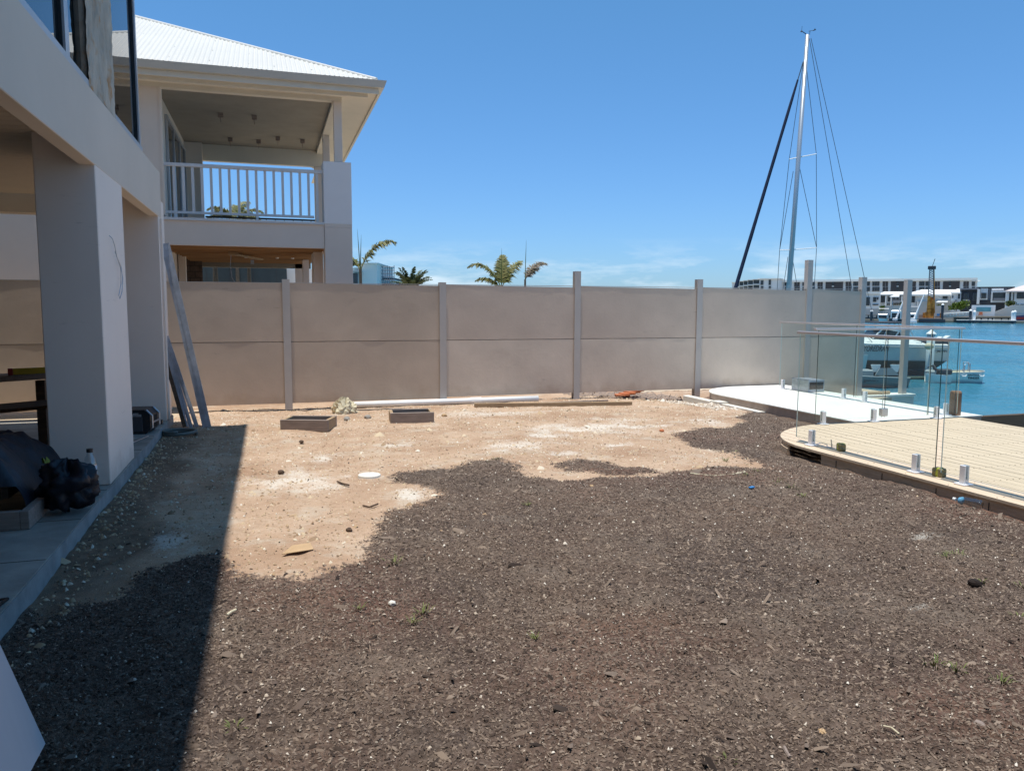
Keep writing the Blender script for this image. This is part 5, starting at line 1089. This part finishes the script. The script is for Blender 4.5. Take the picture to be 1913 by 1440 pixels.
# tender
f = Far('dinghy', 'small white tender with tan floor and metal rail moored by the boat lift', 'boat', 1810, 712, 37.5, zb=WZ)
xa, xb = f.P(1768, 712, -.62).x, f.P(1851, 712, -.62).x; L_ = xb-xa
def hullpts(n, L_, xa, beam, zg0, zg1, bowr=.55, keel=0.0, flare=.78):
    vs = []
    for i in range(n+1):
        t_ = i/n; x_ = xa+L_*t_; w_ = beam*(1-max(0, (t_-bowr)/(1-bowr))**2.2*.92); z1 = zg0+(zg1-zg0)*t_**1.5
        vs.append([(x_, -w_, z1), (x_-.0, -w_*1.0, z1-.1), (x_-.08*t_*L_*.3, -w_*flare, keel-.02), (x_-.08*t_*L_*.3, 0, keel-.12), (x_-.08*t_*L_*.3, w_*flare, keel-.02), (x_, w_, z1-.1), (x_, w_, z1)])
    return vs
def loft(mb, vs):
    n = len(vs); m_ = len(vs[0]); fl = [p for r_ in vs for p in r_]
    fs = [(i*m_+j, (i+1)*m_+j, (i+1)*m_+j+1, i*m_+j+1) for i in range(n-1) for j in range(m_-1)]
    fs += [[j for j in range(m_)][::-1], [(n-1)*m_+j for j in range(m_)]]
    return mb.add(fl, fs)
vs = hullpts(14, L_, xa, .62, .50, .55, .72, 0)
part('hull', loft(MB(), vs), gel, f.t, True)
part('rub_rail', MB().tube([Vector(v[0])+Vector((0, 0, 0)) for v in vs]+[Vector(v[6]) for v in vs[::-1]], .035, 6), gel_g, f.t)
dk_ = MB(); dk_.add([p for v in vs for p in ((v[0][0], v[0][1]*.93, v[0][2]-.03), (v[0][0], -v[0][1]*.93, v[0][2]-.03))], [(2*i, 2*i+2, 2*i+3, 2*i+1) for i in range(14)])
part('deck', dk_, bag_m, f.t)
part('seat_rail', MB().tube([(xa+L_*.47, -.3, .5), (xa+L_*.48, -.3, .85), (xa+L_*.53, -.3, .95), (xa+L_*.60, -.3, .92), (xa+L_*.60, -.3, .5)], .025, 6).tube([(xa+L_*.61, .3, .5), (xa+L_*.61, .3, .95), (xa+L_*.73, .3, .95), (xa+L_*.73, .3, .5)], .025, 6), galv, f.t)
for x_ in (.38, .78): part('rope_cleat', MB().tube([(xa+L_*x_-.12, -.645, .42), (xa+L_*x_-.08, -.66, .34), (xa+L_*x_+.08, -.66, .34), (xa+L_*x_+.12, -.645, .42)], .03, 6), white_p, f.t)
for k in range(2): part('stern_float', MB().bevbox(xa-.42, xa+.02, -.55+k*.75, -.2+k*.75, -.02, .30, .04), gel, f.t)
lt_ = far_dk
text('lettering', 'NAUTILUS', .115, lt_, f.t, (xa+L_*.47, -.632, .36), (R(90), 0, 0)); text('lettering', 'TENDER', .15, lt_, f.t, (xa+L_*.48, -.60, .20), (R(90), 0, 0))

# cruiser on lift
f = Far('cabin_cruiser', 'white cabin cruiser with dark windscreen raised on a lift behind the glass fence', 'boat', 1690, 700, 40, zb=WZ)
xs_ = f.P(1774, 650, -1.25).x; xbow = f.P(1480, 650, -1.0).x; LL = xs_-xbow; zg = f.P(1700, 645, -1.25).z; zc = f.P(1700, 674, -1.1).z; zk = f.P(1700, 691, -.6).z
sec = []; n = 22
for i in range(n+1):
    t_ = i/n; x_ = xs_-LL*t_; k_ = max(0, (t_-.5)/.5); w_ = 1.25*(1-k_**2.2*.95); rise = .45*k_**1.5+.12*t_
    sec.append([(x_, -w_, zg+rise), (x_, -w_*.99, zg+rise-.12), (x_, -w_*.86*(1-k_*.2), zc+rise*.5+k_*.2), (x_+0, 0, zk+k_**2*.8), (x_, w_*.86*(1-k_*.2), zc+rise*.5+k_*.2), (x_, w_*.99, zg+rise-.12), (x_, w_, zg+rise)])
mb = MB(); fl = [p for r_ in sec for p in r_]; m_ = 7; fs = []; mi = []
for i in range(n):
    for j in range(m_-1): fs.append((i*m_+j, i*m_+j+1, (i+1)*m_+j+1, (i+1)*m_+j)); mi.append(1 if j in (2, 3) else 0)
fs += [[j for j in range(m_)]]; mi.append(0); mb.add(fl, fs); mb.mi = mi
part('hull', mb, [pm('hull_grey_white', (.56, .60, .60), .3, var=.03, bump=0), anti], f.t, False)
# deck + coamings
dks = [[(s_[0][0], s_[0][1]*.98, s_[0][2]), (s_[0][0], s_[0][1]*.72, s_[0][2]+.20*(1 if 3 < i < 19 else .3)), (s_[0][0], 0, s_[0][2]+.34*(1 if 3 < i < 19 else .3)), (s_[0][0], -s_[0][1]*.72, s_[0][2]+.20*(1 if 3 < i < 19 else .3)), (s_[0][0], -s_[0][1]*.98, s_[0][2])] for i, s_ in enumerate(sec)]
part('deck', loft(MB(), dks), gel, f.t, True)
part('rub_strip', MB().tube([Vector(s_[1])+Vector((0, -.02, 0)) for s_ in sec], .03, 6), gel_g, f.t)
part('chine_strip', MB().tube([Vector(s_[2])+Vector((0, -.02, .0)) for s_ in sec], .02, 6), gel_g, f.t)
A1, A2, A3, A4 = f.P(1630, 632, -.72), f.P(1650, 613, -.72), f.P(1694, 622, -.72), f.P(1700, 634, -.72)
def wsc(y): return [Vector((p.x, y, p.z)) for p in (A1, A2, A3, A4)]
part('windscreen', MB().hull8(wsc(-.72), wsc(.72)), far_gl, f.t)
for a_, b_ in ((A1, A2), (A2, A3), (f.P(1670, 632, -.75), f.P(1679, 620, -.75))): part('screen_frame', MB().tube([Vector((a_.x, -.75, a_.z)), Vector((b_.x, -.75, b_.z))], .035, 6), white_p, f.t)
T1, T2 = f.P(1643, 603, -.9), f.P(1692, 604, -.9)
part('hard_top', MB().bevbox(T1.x, T2.x, -.9, .9, T1.z-.03, T1.z+.05, .03), far_dk, f.t)
part('top_frame', MB().tube([(T1.x+.3, -.8, A2.z-.4), (T1.x+.6, -.8, T1.z)], .025, 6).tube([(T2.x-.1, -.8, A2.z-.6), (T2.x-.3, -.8, T1.z)], .025, 6).tube([(T2.x+.8, -.7, zg), (T2.x+.1, -.7, T1.z)], .02, 6), alu, f.t)
part('rod_rack', MB().tube([Vector((T2.x, -.5, T2.z)), Vector((T2.x+.75, -.5, T2.z+.02))], .03, 6).bevbox(T2.x+.35, T2.x+.72, -.6, -.4, T2.z+.02, T2.z+.16, .02), white_p, f.t)
for (a_, b_) in (((1673.5, 597), (1693, 549)), ((1707, 597), (1727, 549))):
    part('outrigger', MB().tube([f.P(*a_), f.P(*b_)], [.05, .025], 6), white_p, f.t); p_ = f.P(*a_); part('outrigger_base', MB().bevbox(p_.x-.14, p_.x+.06, p_.y-.08, p_.y+.08, p_.z-.06, p_.z+.08, .02), white_p, f.t)
    q_ = f.P(a_[0]-6, 620); part('outrigger_stay', MB().tube([p_, Vector((q_.x, 0, q_.z))], .018, 5), alu, f.t)
for a_, b_, c_ in (((1745, 642), (1760, 634), .12), ((1754, 644), (1774, 632), .14)):
    p_, q_ = f.P(*a_), f.P(*b_); part('outboard_cowl', MB().bar(Vector((p_.x, 0, p_.z)), Vector((q_.x, 0, q_.z)), .42, .34, (0, 0, 1)), white_p, f.t)
c1, c2 = f.P(1706, 636, -.95), f.P(1772, 650, -.95); part('cockpit_cover', MB().bevbox(c1.x, c2.x, -.95, .95, c2.z-.1, c1.z, .05), far_dk, f.t)
for x0_ in (1620, 1650, 1712):
    part('bow_rail', MB().tube([f.P(x0_, 629, -1.1), f.P(x0_+10, 640, -1.1), f.P(x0_+9, 645, -1.1)], .016, 5), galv, f.t)
wt = f.P(1612, 656, -1.29); text('lettering', 'YOREDRAN', .40, far_dk, f.t, (wt.x, -1.292, wt.z), (R(88), 0, 0), .35, xs=.60)
wt = f.P(1750, 658, -1.27); text('lettering', 'JM194N', .16, far_dk, f.t, (wt.x, -1.262, wt.z), (R(90), 0, 0))
# lift cradle
lf = Far('boat_lift', 'dark boat lift cradle holding the white cruiser above the water', 'boat lift', 1690, 705, 40, zb=WZ)
for x_ in (1625, 1665, 1705, 1762):
    p_ = lf.P(x_, 690); part('cradle_arm', MB().bar(Vector((p_.x, -1.3, zk-.18)), Vector((p_.x, 1.3, zk-.10)), .12, .12), far_dk, lf.t)
    part('strut', MB().bar(Vector((p_.x, -1.25, -.1)), Vector((p_.x, -1.25, zk-.1)), .10, .10), far_dk, lf.t)
p0, p1 = lf.P(1600, 697), lf.P(1772, 697); part('float_tank', MB().bevbox(p0.x, p1.x, -1.6, -1.35, -.02, .18, .05), pm('weed_green', (.05, .08, .06), .8, var=.3, bump=.2), lf.t); part('float_tank', MB().bevbox(p0.x, p1.x, 1.2, 1.5, -.02, .35, .05), far_dk, lf.t)
# small aluminium runabout
f = Far('aluminium_runabout', 'small grey aluminium runabout with two white seats moored before the cruiser', 'boat', 1650, 716, 35.2, zb=WZ)
xa2, xb2 = f.P(1560, 716, -.85).x, f.P(1700, 716, -.85).x; vs = hullpts(14, xa2-xb2, xb2, .85, .48, .62, .6, 0)
al = pm('boat_green_grey', (.16, .22, .22), .4, var=.1, bump=0); part('hull', loft(MB(), [v[::-1] for v in vs]), al, f.t, True)
part('rub_rail', MB().tube([Vector(v[0]) for v in vs], .03, 6), gel_g, f.t)
for px_ in (1636, 1672):
    p_ = f.P(px_, 690); part('seat', MB().add([(p_.x-.22, -.05, p_.z+.22), (p_.x+.20, -.05, p_.z+.22), (p_.x+.12, -.05, p_.z-.12), (p_.x-.10, -.05, p_.z-.12), (p_.x-.22, .06, p_.z+.22), (p_.x+.20, .06, p_.z+.22), (p_.x+.12, .06, p_.z-.12), (p_.x-.10, .06, p_.z-.12)], [(3, 2, 1, 0), (4, 5, 6, 7), (0, 1, 5, 4), (1, 2, 6, 5), (2, 3, 7, 6), (3, 0, 4, 7)]), white_p, f.t)
    part('seat_base', MB().bevbox(p_.x-.25, p_.x+.2, .061, .5, p_.z-.35, p_.z-.05, .03), far_dk, f.t)
p_ = f.P(1652, 696); part('windscreen', MB().add([(p_.x-.5, -.2, p_.z-.1), (p_.x+.6, -.2, p_.z-.1), (p_.x+.25, -.2, p_.z+.22), (p_.x-.3, -.2, p_.z+.22), (p_.x-.5, -.15, p_.z-.1), (p_.x+.6, -.15, p_.z-.1), (p_.x+.25, -.15, p_.z+.22), (p_.x-.3, -.15, p_.z+.22)], [(0, 1, 2, 3), (7, 6, 5, 4), (0, 4, 5, 1), (1, 5, 6, 2), (2, 6, 7, 3), (3, 7, 4, 0)]), gel_g, f.t)
p_ = f.P(1615, 692); part('console', MB().bevbox(p_.x-.5, p_.x+.3, -.3, .3, p_.z-.3, p_.z+.05, .05), gel_g, f.t)
wt = f.P(1614, 712, -.85); text('lettering', 'JJB65T', .26, far_dk, f.t, (wt.x, -.83, wt.z-.0), (R(86), 0, 0), .2)
# jet ski
f = Far('jet_ski', 'white and grey jet ski moored between the runabout and the tender', 'jet ski', 1752, 708, 37, zb=WZ)
xa3, xb3 = f.P(1738, 708, -.5).x, f.P(1779, 708, -.5).x; vs = hullpts(10, xa3-xb3, xb3, .5, .40, .50, .55, 0); part('hull', loft(MB(), [v[::-1] for v in vs]), white_p, f.t, True)
p_ = f.P(1755, 690); part('seat', MB().bevbox(p_.x-.1, p_.x+.55, -.2, .2, .42, p_.z+.02, .06), far_dk, f.t); part('handlebar', MB().tube([(p_.x-.35, -.4, p_.z+.05), (p_.x-.3, 0, p_.z+.2), (p_.x-.35, .4, p_.z+.05)], .03, 6).tube([(p_.x-.3, 0, p_.z+.2), (p_.x-.1, 0, .4)], .07, 6), far_dk, f.t)
part('cowl', MB().bevbox(p_.x-.6, p_.x-.25, -.28, .28, .4, p_.z-.02, .08), gel_g, f.t)
# white pile with cone
f = Far('mooring_pile', 'tall white mooring pile with cone cap behind the glass fence', 'pile', 1734.5, 712, 38.2, zb=WZ)
top_ = f.P(1734.5, 624).z; part('shaft', MB().tube([(0, 0, -1), (0, 0, top_)], .185, 18), pm('pile_sleeve', (.42, .50, .53), .5, var=.04, bump=0), f.t, True); part('cone_cap', MB().lathe([(.24, top_), (.235, top_+.02), (.0, f.P(1734.5, 615).z)], n=18), white_p, f.t)
u_, z_ = UV(1736, 647, 37.8); BUOY.location = (u_*cY+37.8*sY, -u_*sY+37.8*cY, z_); BUOY.rotation_euler = (0, R(90), -YAW); BUOY.scale = (1.6, 1.6, 1.9)

# sailing yacht behind the fence
D = 40.0; f = Far('sailing_yacht', 'sailing yacht behind the fence with tall raked mast and furled navy headsail', 'sailing boat', 1474, 640, D, zb=WZ)
mb_, mt_ = f.P(1474, 535), f.P(1508.5, 66); dr_ = (mb_-mt_)/(mt_.z-mb_.z); foot = mt_+dr_*(mt_.z-1.3)
f.t.location = f.t.location
part('mast', MB().tube([foot, mt_], [.135, .10], 12), mast_m, f.t, True)
fs0 = f.P(1500.5, 116); fs1 = f.P(1375, 535); dd_ = (fs1-fs0)/(fs0.z-fs1.z); bowp = fs0+dd_*(fs0.z-1.35)
f1 = fs0.lerp(bowp, .06)
part('forestay', MB().tube([fs0, f1], .025, 6), wire_m, f.t); part('furled_headsail', MB().tube([f1.lerp(bowp, k/14) for k in range(14)]+[bowp.lerp(f1, .02)], [.045]+[.07+.035*k/13+.006*(k % 2) for k in range(13)]+[.06], 8), canvas_b, f.t)
for p_, tip in (((1482.5, 296), [(1474.5, 298), (1525, 288)]), ((1476, 467), [(1456.5, 467.5), (1525.5, 463)])):
    cpt = f.P(*p_)
    for q in tip: part('spreader', MB().tube([cpt, f.P(*q)], .028, 6), white_p, f.t)
W1 = lambda *pp: [f.P(*p) for p in pp]
for pts_ in (W1((1501, 116), (1474.5, 298), (1456.5, 467.5), (1452, 540)), W1((1507, 130), (1525, 288), (1525.5, 463), (1521, 540)), W1((1492, 305), (1525.5, 463)), W1((1482, 320), (1456.5, 467.5)), W1((1512, 72), (1590, 530)), W1((1515, 72), (1616, 524)), W1((1480, 480), (1490, 540)), W1((1472, 480), (1463, 540))):
    e_ = pts_[-1]+(pts_[-1]-pts_[-2]).normalized()*.01
    if pts_[-1].z > 1.5 and len(pts_) > 1 and pts_[-1].z < 6: e_ = pts_[-1]+(pts_[-1]-pts_[-2])*((pts_[-1].z-1.4)/max(.1, pts_[-2].z-pts_[-1].z))
    part('rigging_wire', MB().tube(pts_+[e_], .0145, 4), wire_m, f.t)
part('masthead_wand', MB().tube([mt_, mt_+Vector((-.22, 0, .14)), mt_+Vector((-.30, 0, .18))], .02, 5).tube([mt_+Vector((-.3, 0, .18)), mt_+Vector((-.28, 0, .42))], .008, 4).lathe([(.06, 0), (.03, .06)], tuple(mt_+Vector((-.30, 0, .15))), 8), far_dk, f.t)
part('wind_vane', MB().tube([mt_+Vector((.05, 0, .18)), mt_+Vector((.38, 0, .24))], .012, 4).add([mt_+Vector((.25, 0, .18)), mt_+Vector((.42, 0, .24)), mt_+Vector((.36, 0, .32))], [(0, 1, 2)]).tube([mt_+Vector((.1, 0, 0)), mt_+Vector((.12, 0, .2))], .012, 4), far_dk, f.t)
xst = f.P(1600, 600).x; Ls = xst-bowp.x; sec = []
for i in range(21):
    t_ = i/20; x_ = bowp.x+Ls*t_; w_ = 1.6*math.sin(math.pi*min(.62, .02+t_*.62))**.8; sec.append([(x_, -w_, 1.25), (x_, -w_*.8, .3), (x_, 0, -.5*math.sin(math.pi*t_)), (x_, w_*.8, .3), (x_, w_, 1.25)])
part('hull', loft(MB(), sec), gel, f.t, True); part('coach_roof', MB().bevbox(foot.x-1.5, foot.x+2.5, -.9, .9, 1.2, 1.6, .1), gel, f.t)
dk_ = MB().add([p for v in sec for p in (v[0], v[4])], [(2*i, 2*i+2, 2*i+3, 2*i+1) for i in range(20)]); part('deck', dk_, gel_g, f.t)
part('boom', MB().tube([foot+Vector((.1, 0, 1.0)), foot+Vector((3.4, 0, 1.0))], .09, 8), mast_m, f.t)
print('objects', len(bpy.data.objects))
